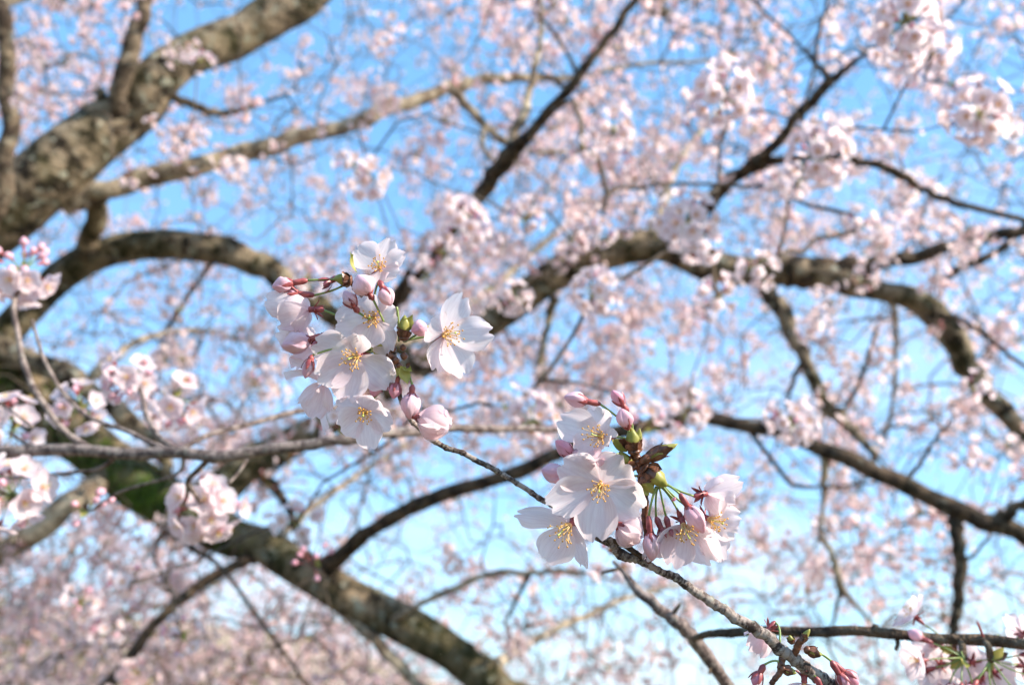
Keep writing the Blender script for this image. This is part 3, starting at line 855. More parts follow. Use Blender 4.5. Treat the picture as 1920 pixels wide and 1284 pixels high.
# ---- grey-brown branch at the lower right with the flower umbel
b14 = thing('blossoming_bough', 'dark level branch crossing the lower right corner with flowers seen from behind hanging below', 'branch', P(1470, 1420, .66))
bough(b14, 'stem', [(1500, 1460, .66, 28), (1430, 1370, .65, 27), (1380, 1300, .64, 25), (1340, 1248, .63, 25), (1296, 1190, .62, 25), (1240, 1142, .62, 22), (1195, 1105, .63, 18), (1165, 1068, .64, 10), (1150, 1052, .65, 7)], B_GREY, 12)
bough(b14, 'stem', [(1300, 1196, .62, 11), (1330, 1190, .60, 14), (1400, 1182, .57, 17), (1500, 1183, .55, 18), (1640, 1186, .53, 19), (1750, 1193, .52, 19), (1850, 1200, .51, 21), (1920, 1206, .50, 22), (2060, 1222, .50, 24), (2200, 1240, .5, 25)], B_DARK, 12)
for r_ in ([(1640, 1186, .53, 16), (1642, 1178, .53, 15), (1645, 1172, .53, 9)], [(1680, 1190, .53, 9), (1682, 1205, .525, 8), (1680, 1216, .52, 7)], [(1160, 1066, .64, 6), (1140, 1070, .64, 7), (1128, 1074, .64, 4)],
           [(1262, 1150, .62, 8), (1275, 1132, .61, 5)], [(1335, 1240, .63, 8), (1330, 1262, .62, 5)], [(1800, 1197, .515, 12), (1805, 1212, .51, 14), (1808, 1236, .505, 12)], [(1845, 1201, .51, 10), (1855, 1216, .50, 12), (1858, 1240, .50, 11)]):
    bough(b14, 'spur', r_, B_DARK, 8, 4)
cluster_on(b14, P(1806, 1232, .505), V3(-.5, -.85, -.15), 7, 3, rc, .95, .45)
cluster_on(b14, P(1858, 1236, .50), V3(.4, -.85, -.1), 8, 3, rc, .95, .45)
cluster_on(b14, P(1880, 1215, .52), V3(.5, .35, -.8), 1, 0, rc, 1.0, .8)
cluster_on(b14, P(1795, 1222, .52), V3(-.6, .3, -.8), 2, 0, rc, 1.0, .7)
bough(b14, 'twig', [(1846, 1200, .51, 4), (1838, 1180, .51, 4), (1832, 1165, .51, 4)], M_CALYX, 6, 4)
cluster_on(b14, P(1420, 1184, .57), V3(0, -.9, .2), 0, 0, rc)

# ================================================================ trees
def grow(limb_nodes, targets, seg=.10, sagup=.10, rmin=.0011, rpow=.40, seed=3):
    """join every target to the nearest wood with a curved twig; returns segment arrays"""
    rs = np.random.RandomState(seed)
    ln = np.array(limb_nodes, dtype=np.float32)
    n0 = len(ln)
    cap = n0 + len(targets) * 14 + 5000
    pos = np.zeros((cap, 3), np.float32); pos[:n0] = ln
    par = -np.ones(cap, np.int64); n = n0
    tg = np.array(targets, dtype=np.float32)
    dd = np.full(len(tg), 1e9, np.float32)
    for c in range(0, n0, 200):
        d_ = ((tg[:, None, :] - ln[None, c:c+200, :]) ** 2).sum(2).min(1)
        dd = np.minimum(dd, d_)
    tipidx = []
    order = np.argsort(dd + rs.uniform(0, .15, len(tg)) * dd)
    for ti in order:
        t = tg[ti]
        d2 = ((pos[:n] - t) ** 2).sum(1)
        j = int(d2.argmin()); dist = math.sqrt(float(d2[j]))
        k = max(1, min(12, int(math.ceil(dist / seg))))
        a = pos[j].copy()
        bend = rs.normal(0, .09, 3) * dist; bend[2] += sagup * dist
        prev = j
        for q in range(1, k + 1):
            u = q / k
            p = a + (t - a) * u + bend * math.sin(math.pi * u)
            if q < k: p = p + rs.normal(0, .008, 3)
            if n >= cap: break
            pos[n] = p; par[n] = prev; prev = n; n += 1
        tipidx.append((ti, n - 1))
    cnt = np.zeros(n); 
    for i in range(n - 1, n0 - 1, -1):
        cnt[i] += 1
        if par[i] >= 0: cnt[par[i]] += cnt[i]
    rad = rmin * (cnt / 3.0 + .7) ** rpow
    idx = np.arange(n0, n)
    p1 = pos[idx]; p0 = pos[par[idx]]
    r1 = rad[idx]; r0 = np.where(par[idx] >= n0, rad[par[idx]], rad[idx])
    tips = np.zeros((len(tg), 3), np.float32)
    for ti, i in tipidx:
        tips[ti] = pos[i]
    return p0, p1, r0, np.minimum(r1, r0), tips

def segs_mesh(name, p0, p1, r0, r1, m, origin):
    n = len(p0)
    d = p1 - p0; ln = np.linalg.norm(d, axis=1, keepdims=True) + 1e-9; d = d / ln
    ref = np.where(np.abs(d[:, 2:3]) < .9, np.array([[0, 0, 1.]]), np.array([[1., 0, 0]]))
    a = np.cross(d, ref); a /= np.linalg.norm(a, axis=1, keepdims=True); b = np.cross(d, a)
    vs = np.zeros((n, 8, 3), np.float32)
    for k in range(4):
        c, s = math.cos(k * math.pi / 2), math.sin(k * math.pi / 2)
        o = a * c + b * s
        vs[:, k] = p0 - d * .001 + o * r0[:, None]; vs[:, 4 + k] = p1 + d * .001 + o * r1[:, None]
    vs = vs.reshape(-1, 3) - np.array(origin, dtype=np.float32)
    f = np.array([[k, (k+1) % 4, 4 + (k+1) % 4, 4 + k] for k in range(4)])
    faces = (f[None] + (np.arange(n) * 8)[:, None, None]).reshape(-1, 4)
    return raw_mesh(name, vs, faces, [m], None)

def raw_mesh(name, vs, faces, mats, mi, tint=None):
    me = bpy.data.meshes.new(name)
    nf, k = faces.shape
    me.vertices.add(len(vs)); me.vertices.foreach_set('co', vs.astype(np.float32).ravel())
    me.loops.add(nf * k); me.loops.foreach_set('vertex_index', faces.astype(np.int32).ravel())
    me.polygons.add(nf); me.polygons.foreach_set('loop_start', np.arange(0, nf * k, k, dtype=np.int32))
    for m in mats: me.materials.append(m)
    if mi is not None: me.polygons.foreach_set('material_index', mi.astype(np.int32))
    me.polygons.foreach_set('use_smooth', np.ones(nf, dtype=bool))
    if tint is not None:
        a = me.attributes.new('tint', 'FLOAT', 'POINT'); a.data.foreach_set('value', tint.astype(np.float32))
    me.update(calc_edges=True)
    return me

def far_cluster(rr, nfl, nbud, lod):
    """triangles only: verts, faces, mat index, tint"""
    V_, F_, M_, T_ = [], [], [], []
    def tri(vs, fs, m, t):
        o = len(V_); V_.extend([tuple(v) for v in vs]); T_.extend(t if isinstance(t, list) else [t] * len(vs))
        for f in fs:
            F_.append(tuple(i + o for i in f)); M_.append(m)
    dirs = []
    for k in range(nfl):
        best = None
        for _ in range(10):
            c = Vector((rr.gauss(0, 1), rr.gauss(0, 1), rr.gauss(0, 1) - .3)).normalized()
            s = min([1 - c.dot(d) for d in dirs] or [2])
            if best is None or s > best[0]: best = (s, c)
        d = best[1]; dirs.append(d)
        sl_ = rr.uniform(.018, .036)
        c = d * sl_
        fax = (d + Vector((rr.gauss(0, .35), rr.gauss(0, .35), rr.gauss(0, .35)))).normalized()
        a, b = frame(fax); ph = rr.uniform(0, 6); op = rr.uniform(.15, .75)
        tn = rr.uniform(0, .16)
        for i in range(5):
            an = ph + i * 2 * math.pi / 5 + rr.uniform(-.12, .12)
            rad = a * math.cos(an) + b * math.sin(an); sd = fax.cross(rad)
            o2 = op + rr.uniform(-.2, .2)
            u = rad * math.cos(o2) + fax * math.sin(o2); nn_ = fax * math.cos(o2) - rad * math.sin(o2)
            Lp = rr.uniform(.0145, .0175); W = .0072
            if lod:
                p = [c, c + u * Lp * .42 - sd * W * .8 + nn_ * .001, c + u * Lp * .42 - nn_ * .0012, c + u * Lp * .42 + sd * W * .8 + nn_ * .001,
                     c + u * Lp * .85 - sd * W * .85 + nn_ * .0022, c + u * Lp * .93 + nn_ * .0004, c + u * Lp * .85 + sd * W * .85 + nn_ * .0022]
                tri(p, [(0, 2, 1), (0, 3, 2), (1, 2, 5), (1, 5, 4), (2, 3, 6), (2, 6, 5)], 0, [tn + .3] + [tn] * 6)
            else:
                p = [c, c + u * Lp * .62 - sd * W + nn_ * .0014, c + u * Lp - nn_ * .0004, c + u * Lp * .62 + sd * W + nn_ * .0014]
                tri(p, [(0, 2, 1), (0, 3, 2)], 0, [tn + .2, tn, tn, tn])
        q = [c + fax * .0022 + (a * math.cos(k2 * 2.094) + b * math.sin(k2 * 2.094)) * .0036 for k2 in range(3)]
        tri(q, [(0, 1, 2)], 1, 0)
        # calyx and stalk
        s2 = fax.cross(d); s2 = s2.normalized() if s2.length > .01 else a
        tri([c - s2 * .0014, c + s2 * .0014, c - d * .009 + b * .0004], [(0, 1, 2)], 1, 0)
        tri([c - d * .007 - s2 * .0006, c - d * .007 + s2 * .0006, d * .001], [(0, 1, 2)], 2, 0)
    for k in range(nbud):
        d = Vector((rr.gauss(0, 1), rr.gauss(0, 1), rr.gauss(0, 1))).normalized()
        a, b = frame(d); c = d * rr.uniform(.018, .03); r = .0038; L_ = .011
        q = [c, c + d * L_] + [c + d * L_ * .5 + (a * math.cos(i * 1.5708) + b * math.sin(i * 1.5708)) * r for i in range(4)]
        tri(q, [(0, 2 + (i + 1) % 4, 2 + i) for i in range(4)] + [(1, 2 + i, 2 + (i + 1) % 4) for i in range(4)], 0, rr.uniform(.5, .95))
        tri([c - a * .0012, c + a * .0012, d * .001], [(0, 1, 2)], 1, 0)
    for k in range(rr.randint(1, 3)):
        d = Vector((rr.gauss(0, 1), rr.gauss(0, 1), rr.gauss(0, 1))).normalized(); a, b = frame(d)
        tri([d * .001, d * .008 + a * .004, d * .018, d * .008 - a * .004], [(0, 1, 2), (0, 2, 3)], 2, 0)
    return np.array(V_, np.float32), np.array(F_, np.int32), np.array(M_, np.int32), np.array(T_, np.float32)

FM = [M_FAR, M_FARCEN, M_FARLEAF]
rf = random.Random(31)
FAR_T = [far_cluster(rf, rf.choice((2, 3, 4, 5, 6, 7)), rf.choice((0, 1, 2, 3, 4)), 0) for _ in range(14)]
NEAR_T = [far_cluster(rf, n_, b_, 1) for n_, b_ in ((7, 2), (8, 1), (5, 4), (9, 2), (6, 3), (10, 1), (4, 6), (7, 4))]
def tmpl_mesh(t): return raw_mesh('blossom_cluster', t[0], t[1], FM, t[2], t[3])
NEAR_M = [tmpl_mesh(t) for t in NEAR_T]

def rand_rots(rs, n, smin, smax):
    q = rs.normal(0, 1, (n, 4)); q /= np.linalg.norm(q, axis=1, keepdims=True)
    w_, x, y, z = q.T
    Rm = np.stack([np.stack([1-2*(y*y+z*z), 2*(x*y-z*w_), 2*(x*z+y*w_)], 1), np.stack([2*(x*y+z*w_), 1-2*(x*x+z*z), 2*(y*z-x*w_)], 1),
                   np.stack([2*(x*z-y*w_), 2*(y*z+x*w_), 1-2*(x*x+y*y)], 1)], 1)
    return (Rm * rs.uniform(smin, smax, (n, 1, 1))).astype(np.float32)

def scatter(name, pts, parent, origin, tmpls, rs, smin=.85, smax=1.25, label=None):
    """one mesh of a very large number of flower clusters"""
    which = rs.randint(0, len(tmpls), len(pts))
    VS, FS, MS, TS = [], [], [], []; off = 0
    for k, t in enumerate(tmpls):
        p = pts[which == k]
        if not len(p): continue
        Rm = rand_rots(rs, len(p), smin, smax)
        v = np.einsum('nij,vj->nvi', Rm, t[0]) + p[:, None, :]
        nv = len(t[0])
        f = t[1][None] + (off + np.arange(len(p)) * nv)[:, None, None]
        VS.append(v.reshape(-1, 3)); FS.append(f.reshape(-1, 3)); MS.append(np.tile(t[2], len(p))); TS.append(np.tile(t[3], len(p)) + np.repeat(rs.uniform(-.05, .20, len(p)), nv))
        off += nv * len(p)
    me = raw_mesh(name, np.concatenate(VS) - np.array(origin, np.float32), np.concatenate(FS), FM, np.concatenate(MS), np.concatenate(TS))
    o = link(name, me, parent, Vector(origin)); o['kind'] = 'stuff'
    if label: o['label'] = label
    return o

# ---- the old tree on the left
ox, oy = -2.75, 2.35
old = thing('cherry_tree', 'old mossy cherry tree whose thick limbs spread from the left across the whole sky', 'tree', (ox, oy, 0))
NODES = []; MOSS_L = []
BIGROWS = []
def limb(name, rows, m, label=None, sides=16, rough=.13):
    if name == 'limb' and m is not B_PALE and rows[-1][0] != 2180:
        BIGROWS.extend([(q[0], q[1], q[3]) for q in spline(rows, 5)])
    if name == 'limb': rows = [(a, b, c, w_ * .92) for a, b, c, w_ in rows]
    pts, rad = bough(old, name, rows, m, sides, 7, rough, label=label)
    for i, p in enumerate(pts):
        NODES.append(tuple(p))
    if m is B_GREEN: MOSS_L.extend(zip(pts, rad))
# trunk
fork = P(-190, 590, 2.95)
mb = MB()
tp = curve3([Vector((ox, oy, -.1)), Vector((ox, oy, .5)), Vector((ox + .06, oy + .02, 1.2)), Vector((fork.x - .12, fork.y, fork.z - .35)), fork], 8)
tube(mb, tp, [.42 - .18 * i / (len(tp) - 1) + (.15 if i < 3 else 0) for i in range(len(tp))], 22, 0, .12, 3)
build(mb, 'trunk', [B_MOSSY], old)
limb('limb', [(-190, 590, 2.95, 170), (-80, 500, 2.92, 138), (20, 415, 2.9, 128), (90, 350, 2.9, 124), (160, 285, 2.92, 120), (240, 205, 2.95, 108), (330, 130, 3.0, 92), (450, 62, 3.1, 82), (600, -10, 3.2, 66), (760, -110, 3.3, 52), (950, -240, 3.5, 36)], B_MOSSY, 'thick mossy limb rising to the upper right', 20)
limb('limb', [(-190, 590, 2.95, 150), (-80, 640, 2.96, 130), (0, 690, 3.0, 118), (90, 770, 3.0, 110), (180, 850, 2.98, 106), (280, 925, 2.95, 102), (400, 990, 2.9, 90), (500, 1032, 2.86, 72), (600, 1082, 2.8, 72), (700, 1146, 2.72, 78), (800, 1205, 2.65, 80), (900, 1264, 2.6, 76), (1000, 1335, 2.55, 64), (1130, 1440, 2.5, 50)], B_GREEN, 'green mossed limb sinking to the lower right', 20)
limb('limb', [(-190, 590, 2.95, 120), (-90, 640, 3.02, 84), (0, 628, 3.1, 72), (60, 582, 3.15, 68), (120, 520, 3.2, 66), (200, 472, 3.2, 64), (300, 462, 3.2, 62), (400, 468, 3.2, 64), (470, 488, 3.2, 58), (540, 530, 3.25, 48), (620, 590, 3.3, 40), (700, 640, 3.4, 30), (800, 670, 3.6, 20)], B_MOSSY, 'arched limb with bare sky under it', 18)
limb('limb', [(370, 965, 2.92, 80), (430, 910, 2.96, 84), (500, 858, 3.0, 72), (570, 812, 3.0, 62), (670, 760, 3.0, 58), (780, 690, 3.0, 58), (890, 615, 3.0, 60), (1000, 545, 3.0, 64), (1100, 488, 3.0, 66), (1220, 456, 2.98, 64), (1330, 482, 2.95, 62), (1440, 508, 2.95, 60), (1550, 518, 2.92, 56), (1650, 546, 2.9, 48), (1735, 585, 2.9, 50), (1800, 655, 2.88, 50), (1850, 735, 2.85, 42), (1925, 822, 2.8, 36), (2040, 940, 2.8, 30), (2180, 1060, 2.8, 20)], B_MOSSY, 'sinuous limb arching across the right half of the sky', 18)
limb('branch', [(210, 250, 2.93, 48), (222, 190, 2.86, 36), (238, 120, 2.85, 33), (260, 50, 2.85, 30), (276, -20, 2.85, 27), (300, -140, 2.9, 22)], B_BROWN)
limb('branch', [(205, 245, 2.93, 26), (196, 205, 2.9, 24), (188, 168, 2.88, 18)], B_MOSSY)
limb('branch', [(-90, 500, 2.9, 50), (-20, 420, 2.75, 36), (6, 340, 2.7, 32), (14, 200, 2.66, 30), (8, 70, 2.62, 28), (-14, -40, 2.6, 26), (-40, -180, 2.6, 20)], B_BROWN)
limb('branch', [(120, 385, 2.92, 34), (190, 360, 2.92, 36), (260, 338, 2.95, 40), (350, 314, 3.0, 38), (450, 285, 3.1, 36), (560, 266, 3.15, 32), (640, 236, 3.2, 30), (740, 200, 3.3, 27), (830, 168, 3.4, 24), (900, 152, 3.45, 21), (970, 146, 3.5, 18), (1080, 146, 3.6, 10), (1200, 120, 3.7, 8), (1340, 112, 3.8, 6), (1480, 70, 3.9, 4)], B_PALE, 'long pale branch sweeping up to the right')
limb('branch', [(848, 168, 3.42, 18), (880, 205, 3.4, 17), (915, 240, 3.4, 16), (945, 262, 3.4, 13), (1010, 285, 3.4, 10), (1100, 280, 3.45, 6)], B_PALE)
limb('branch', [(908, 238, 3.4, 10), (905, 268, 3.38, 10), (915, 292, 3.36, 9), (945, 310, 3.36, 6)], B_PALE)
limb('branch', [(178, 360, 3.0, 38), (180, 400, 3.05, 36), (170, 440, 3.1, 38), (160, 490, 3.18, 36)], B_MOSSY)
limb('branch', [(290, 170, 2.98, 24), (340, 190, 2.95, 17), (385, 208, 2.95, 16), (425, 212, 2.95, 13), (480, 196, 2.95, 8), (540, 178, 2.95, 5)], B_BROWN)
limb('branch', [(665, 765, 3.0, 44), (690, 640, 2.9, 34), (770, 530, 2.6, 30), (845, 435, 2.45, 29), (905, 360, 2.3, 28), (955, 292, 2.2, 34), (1000, 245, 2.15, 21), (1080, 150, 2.1, 19), (1130, 84, 2.1, 16), (1190, 0, 2.1, 14), (1250, -100, 2.1, 12)], B_DARK, 'dark straight branch rising steeply in the middle')
limb('branch', [(958, 290, 2.2, 24), (964, 255, 2.22, 19), (980, 215, 2.25, 18), (992, 175, 2.3, 15), (1006, 110, 2.35, 12), (1016, 50, 2.4, 9), (1010, -30, 2.4, 6)], B_PALE)
limb('branch', [(1064, 168, 2.12, 8), (1035, 148, 2.14, 6), (1012, 138, 2.2, 6)], B_DARK)
limb('branch', [(1086, 146, 2.1, 8), (1060, 95, 2.08, 6), (1030, 50, 2.05, 6), (1000, 20, 2.05, 4)], B_DARK)
limb('branch', [(1268, 480, 2.97, 40), (1296, 430, 2.85, 32), (1330, 380, 2.7, 28), (1370, 340, 2.6, 26), (1415, 308, 2.5, 24), (1450, 272, 2.45, 19), (1500, 214, 2.4, 20), (1548, 160, 2.35, 21), (1575, 140, 2.35, 14), (1610, 108, 2.3, 10), (1662, 70, 2.3, 8), (1730, 20, 2.3, 6), (1800, -50, 2.3, 4)], B_DARK, 'dark forked branch pointing to the upper right corner')
limb('branch', [(1556, 154, 2.35, 12), (1540, 130, 2.33, 10), (1528, 122, 2.32, 9), (1536, 60, 2.3, 7), (1552, 0, 2.3, 6), (1570, -90, 2.3, 4)], B_DARK)
limb('branch', [(1530, 122, 2.32, 7), (1490, 75, 2.3, 5), (1430, 20, 2.3, 5), (1380, -30, 2.3, 4)], B_DARK)
limb('branch', [(1528, 122, 2.32, 6), (1515, 170, 2.3, 5), (1505, 230, 2.3, 5)], B_DARK)
limb('branch', [(1400, 318, 2.52, 20), (1470, 299, 2.45, 16), (1560, 295, 2.4, 14), (1630, 306, 2.38, 15), (1680, 322, 2.35, 16), (1725, 352, 2.35, 14), (1800, 384, 2.3, 12), (1925, 416, 2.3, 12), (2060, 470, 2.3, 9), (2200, 480, 2.3, 6)], B_DARK)
limb('branch', [(1470, 512, 2.94, 48), (1560, 505, 2.92, 38), (1640, 495, 2.9, 30), (1720, 478, 2.88, 26), (1800, 456, 2.85, 22), (1870, 442, 2.82, 20), (1930, 432, 2.8, 20), (2060, 400, 2.8, 15), (2200, 340, 2.8, 9)], B_DARK)
limb('branch', [(1925, 425, 2.8, 16), (1870, 470, 2.8, 16), (1800, 505, 2.8, 14), (1765, 530, 2.8, 11)], B_DARK)
limb('branch', [(1415, 505, 2.95, 36), (1450, 560, 2.85, 30), (1478, 612, 2.8, 28), (1505, 668, 2.75, 24), (1530, 728, 2.7, 25), (1562, 770, 2.68, 27), (1590, 800, 2.65, 20), (1640, 850, 2.6, 12)], B_MOSSY)
limb('branch', [(1506, 676, 2.75, 10), (1490, 705, 2.74, 9), (1474, 760, 2.72, 6)], B_DARK)
limb('branch', [(1645, 612, 2.8, 7), (1625, 680, 2.78, 8), (1605, 730, 2.75, 8), (1580, 775, 2.7, 9)], B_DARK)
limb('branch', [(1740, 586, 2.9, 9), (1800, 600, 2.8, 9), (1860, 640, 2.7, 9), (1925, 690, 2.65, 8), (2050, 760, 2.6, 5)], B_DARK)
limb('branch', [(585, 1075, 2.82, 46), (625, 1050, 2.7, 32), (680, 1008, 2.6, 29), (740, 968, 2.5, 28), (850, 920, 2.35, 27), (1000, 872, 2.25, 27), (1120, 822, 2.2, 26), (1250, 787, 2.15, 26), (1380, 792, 2.1, 27), (1500, 824, 2.05, 29), (1600, 866, 2.0, 31), (1700, 912, 2.0, 33), (1800, 962, 1.98, 35), (1870, 985, 1.96, 33), (1960, 1020, 1.95, 30), (2080, 1070, 1.95, 24), (2240, 1130, 1.95, 16)], B_DARK, 'long dark branch curving over and down to the right edge')
limb('branch', [(1862, 982, 1.96, 24), (1895, 958, 1.95, 21), (1935, 938, 1.94, 19), (2040, 880, 1.9, 12)], B_DARK)
limb('branch', [(1792, 958, 1.98, 26), (1798, 1010, 1.95, 24), (1802, 1060, 1.94, 22), (1798, 1120, 1.93, 20), (1790, 1175, 1.92, 17), (1788, 1240, 1.9, 12), (1780, 1320, 1.9, 6)], B_DARK)
limb('branch', [(1806, 1052, 1.94, 8), (1830, 1035, 1.93, 6), (1858, 1002, 1.92, 5)], B_DARK)
limb('branch', [(1402, 800, 2.1, 12), (1430, 840, 2.08, 8), (1462, 880, 2.06, 8), (1490, 910, 2.05, 8), (1560, 912, 2.05, 6), (1640, 905, 2.03, 5)], B_DARK)
limb('branch', [(1700, 898, 2.0, 9), (1725, 870, 2.0, 7), (1750, 830, 2.0, 6), (1790, 780, 2.0, 4)], B_DARK)
limb('branch', [(1550, 845, 2.03, 18), (1546, 880, 2.05, 14), (1544, 940, 2.1, 8), (1540, 1000, 2.1, 9), (1566, 1050, 2.1, 13), (1576, 1100, 2.1, 14), (1610, 1140, 2.1, 8), (1645, 1180, 2.1, 5)], B_PALE)
limb('branch', [(1576, 1100, 2.1, 9), (1566, 1150, 2.1, 6), (1552, 1210, 2.1, 4)], B_DARK)
limb('branch', [(725, 1168, 2.7, 16), (775, 1140, 2.6, 11), (850, 1102, 2.5, 12), (930, 1074, 2.45, 12), (990, 1074, 2.4, 10), (1060, 1070, 2.35, 9), (1120, 1078, 2.3, 7), (1180, 1098, 2.25, 5)], B_PALE)
limb('branch', [(992, 1076, 2.4, 10), (975, 1110, 2.38, 8), (945, 1170, 2.36, 6)], B_DARK)
limb('branch', [(210, 880, 2.95, 44), (150, 930, 2.8, 40), (90, 970, 2.75, 44), (0, 1030, 2.7, 46), (-100, 1090, 2.65, 44), (-220, 1180, 2.6, 36)], B_PALE)
limb('branch', [(500, 1032, 2.86, 24), (440, 1060, 2.75, 20), (380, 1092, 2.7, 22), (310, 1150, 2.6, 18), (240, 1230, 2.55, 22), (180, 1310, 2.5, 24)], B_DARK)
limb('branch', [(600, 1100, 2.8, 26), (660, 1165, 2.7, 20), (730, 1230, 2.65, 21), (800, 1300, 2.6, 18)], B_PALE)
limb('branch', [(-100, 620, 3.0, 60), (0, 645, 2.96, 50), (80, 680, 2.9, 44), (160, 728, 2.86, 40), (230, 775, 2.86, 34), (300, 850, 2.9, 26), (330, 920, 2.92, 20)], B_MOSSY)
limb('branch', [(490, 880, 3.0, 26), (520, 920, 2.9, 18), (545, 965, 2.85, 14), (560, 1020, 2.8, 9)], B_DARK)
limb('branch', [(315, 615, 3.0, 9), (350, 560, 3.05, 9), (380, 515, 3.1, 9), (410, 480, 3.2, 10)], B_DARK)
limb('branch', [(1040, 560, 3.0, 16), (1020, 640, 2.9, 12), (1015, 720, 2.8, 20), (1040, 760, 2.75, 18), (1100, 800, 2.7, 10)], B_MOSSY)
limb('branch', [(1190, -40, 2.9, 26), (1215, 10, 2.9, 22), (1250, 25, 2.88, 16), (1256, 40, 2.87, 12)], B_PALE)
limb('branch', [(950, -240, 3.5, 30), (1060, -140, 3.2, 26), (1190, -40, 2.9, 26)], B_PALE)
limb('branch', [(330, 1005, 2.9, 14), (420, 1070, 2.6, 8), (500, 1180, 2.4, 8), (545, 1240, 2.35, 7), (590, 1310, 2.3, 5)], B_DARK)
limb('branch', [(320, 980, 2.92, 14), (290, 1040, 2.7, 6), (320, 1110, 2.5, 6), (340, 1200, 2.4, 4)], B_DARK)
# hidden structure of the crown behind, all joined to the limbs above
limb('limb', [(-190, 590, 2.95, 120), (-150, 300, 3.6, 80), (-60, 60, 4.4, 60), (100, -60, 5.0, 44), (300, -120, 5.6, 32), (560, -60, 6.0, 20)], B_PALE)
limb('limb', [(620, 590, 3.3, 30), (760, 640, 4.0, 24), (900, 560, 5.0, 18), (1050, 430, 5.8, 13), (1250, 300, 6.5, 9)], B_PALE)
limb('branch', [(1220, 456, 2.98, 26), (1260, 330, 3.8, 16), (1330, 230, 4.6, 11), (1450, 120, 5.4, 8)], B_PALE)
limb('branch', [(1650, 546, 2.9, 18), (1680, 600, 3.8, 10), (1660, 820, 4.8, 7), (1560, 980, 5.4, 6), (1450, 1120, 6.0, 5)], B_PALE)
limb('branch', [(900, 1264, 2.6, 24), (1040, 1180, 3.4, 15), (1180, 1120, 4.2, 10), (1350, 1080, 5.0, 7)], B_PALE)
limb('branch', [(500, 1032, 2.86, 22), (600, 940, 3.8, 14), (720, 860, 4.8, 10), (860, 780, 5.6, 7)], B_PALE)
limb('branch', [(180, 700, 2.9, 20), (260, 640, 3.8, 14), (380, 620, 4.8, 10), (520, 660, 5.6, 7)], B_PALE)

# tufts of bright moss on the shaded lower limb
rm_ = random.Random(8)
tv, tf = [], []
LP = [(p, r) for p, r in MOSS_L]
for c_, n_ in ((12, 300), (13, 700), (14, 900), (15, 700), (20, 200), (24, 200), (27, 300), (29, 500), (33, 700), (34, 1100), (35, 1100), (36, 600), (43, 200)):
    p, r = LP[c_]; p2 = LP[c_ + 1][0]; ax = (p2 - p).normalized()
    vw = (CAM - p); vw = (vw - ax * vw.dot(ax)).normalized(); bb = ax.cross(vw)
    for k in range(n_):
        a = rm_.gauss(.1, .5); t_ = rm_.gauss(0, .07)
        d = vw * math.cos(a) + bb * math.sin(a)
        q = p + ax * t_ + d * r * rm_.uniform(.90, 1.0)
        h = rm_.uniform(.006, .018); sd = Vector((rm_.gauss(0, 1), rm_.gauss(0, 1), rm_.gauss(0, 1))).normalized() * .004
        s2 = sd.cross(d)
        o = len(tv); tv += [q - sd, q + sd, q + d * h + s2, q + s2]
        tf += [(o, o + 1, o + 2), (o + 1, o + 3, o + 2), (o + 3, o, o + 2)]
mb = MB(); mb.add(tv, tf)
mo = build(mb, 'moss', [plain('moss_green', (0.06, 0.12, 0.012), (0.15, 0.25, 0.025), 40, 0.8, 0.2)], old); mo['kind'] = 'stuff'; mo['label'] = 'bright green moss tufts on the lower limb'

# clusters: how much of each cell of sky they veil (rows top to bottom)
DENS = [[.74, .58, .46, .48, .74, .68, .40, .52],
        [.64, .42, .46, .54, .74, .78, .56, .42],
        [.48, .68, .70, .82, .80, .68, .66, .60],
        [.62, .88, .74, .82, .80, .64, .55, .60],
        [.60, .60, .46, .42, .50, .56, .52, .48],
        [.70, .66, .55, .50, .55, .52, .42, .36]]
def dens(x, y):
    i = min(7, max(0, int(x // 240))); j = min(5, max(0, int(y // 214)))
    d = DENS[j][i]
    n_ = noise.noise(Vector((x / 150, y / 150, 3.3))) + .6 * noise.noise(Vector((x / 60, y / 60, 8.3)))
    d = min(.95, max(.04, d * (1 + .9 * n_)))
    if x < -60 or x > 1980 or y < -60 or y > 1344: d *= .5
    return -math.log(1 - d)
BIG = [r_ for r_ in BIGROWS]
def shaded(x, y):
    # the thick limbs carry few flowers on the side that faces the lens
    for (bx, by, bw) in BIG:
        if abs(x - bx) < 90 and abs(y - by) < 90 and math.hypot(x - bx, y - by) < bw * .5 + 32: return True
    return False
targets = []; FARL = []
N_T = 30000
for _ in range(N_T):
    x = nrs.uniform(-420, 2340); y = nrs.uniform(-380, 1560)
    d = 2.3 + 4.2 * nrs.uniform() ** .9
    if nrs.uniform() * 7.9 < dens(x, y):
        if d < 3.5 and shaded(x, y) and nrs.uniform() < .88: continue
        p = P(x, y, d)
        if p.z > .9 and p.z < 7.5:
            targets.append(tuple(p))
            for _k in range(nrs.randint(0, 5) if nrs.uniform() < .5 else 0):
                targets.append(tuple(p + Vector([float(c) for c in nrs.normal(0, .055, 3)])))
# a farther, finer layer of the same crown
for _ in range(20000):
    x = nrs.uniform(-420, 2340); y = nrs.uniform(-380, 1560)
    if nrs.uniform() * 3.4 < dens(x * .9 + 300, y) * .6 + .45:
        p = P(x, y, 5.5 + 4.0 * nrs.uniform())
        if 1.2 < p.z < 9.5: FARL.append(tuple(p))
print('targets', len(targets), len(FARL))
p0, p1, r0, r1, tips = grow(NODES, targets, rmin=.0014)
f0, f1, g0, g1, ftips = grow([tuple(v) for v in np.concatenate([np.array(NODES, np.float32), p1[::3]])], FARL, seg=.22, rmin=.0020, seed=12)
print('segments', len(p0))
org = Vector((ox, oy, 0))
def stuff_obj(name, me, parent, lab=None):
    o = link(name, me, parent, org); o['kind'] = 'stuff'
    if lab: o['label'] = lab
    return o
stuff_obj('twigs', segs_mesh('twigs', p0, p1, r0, r1, B_FINE, org), old)
bare = []
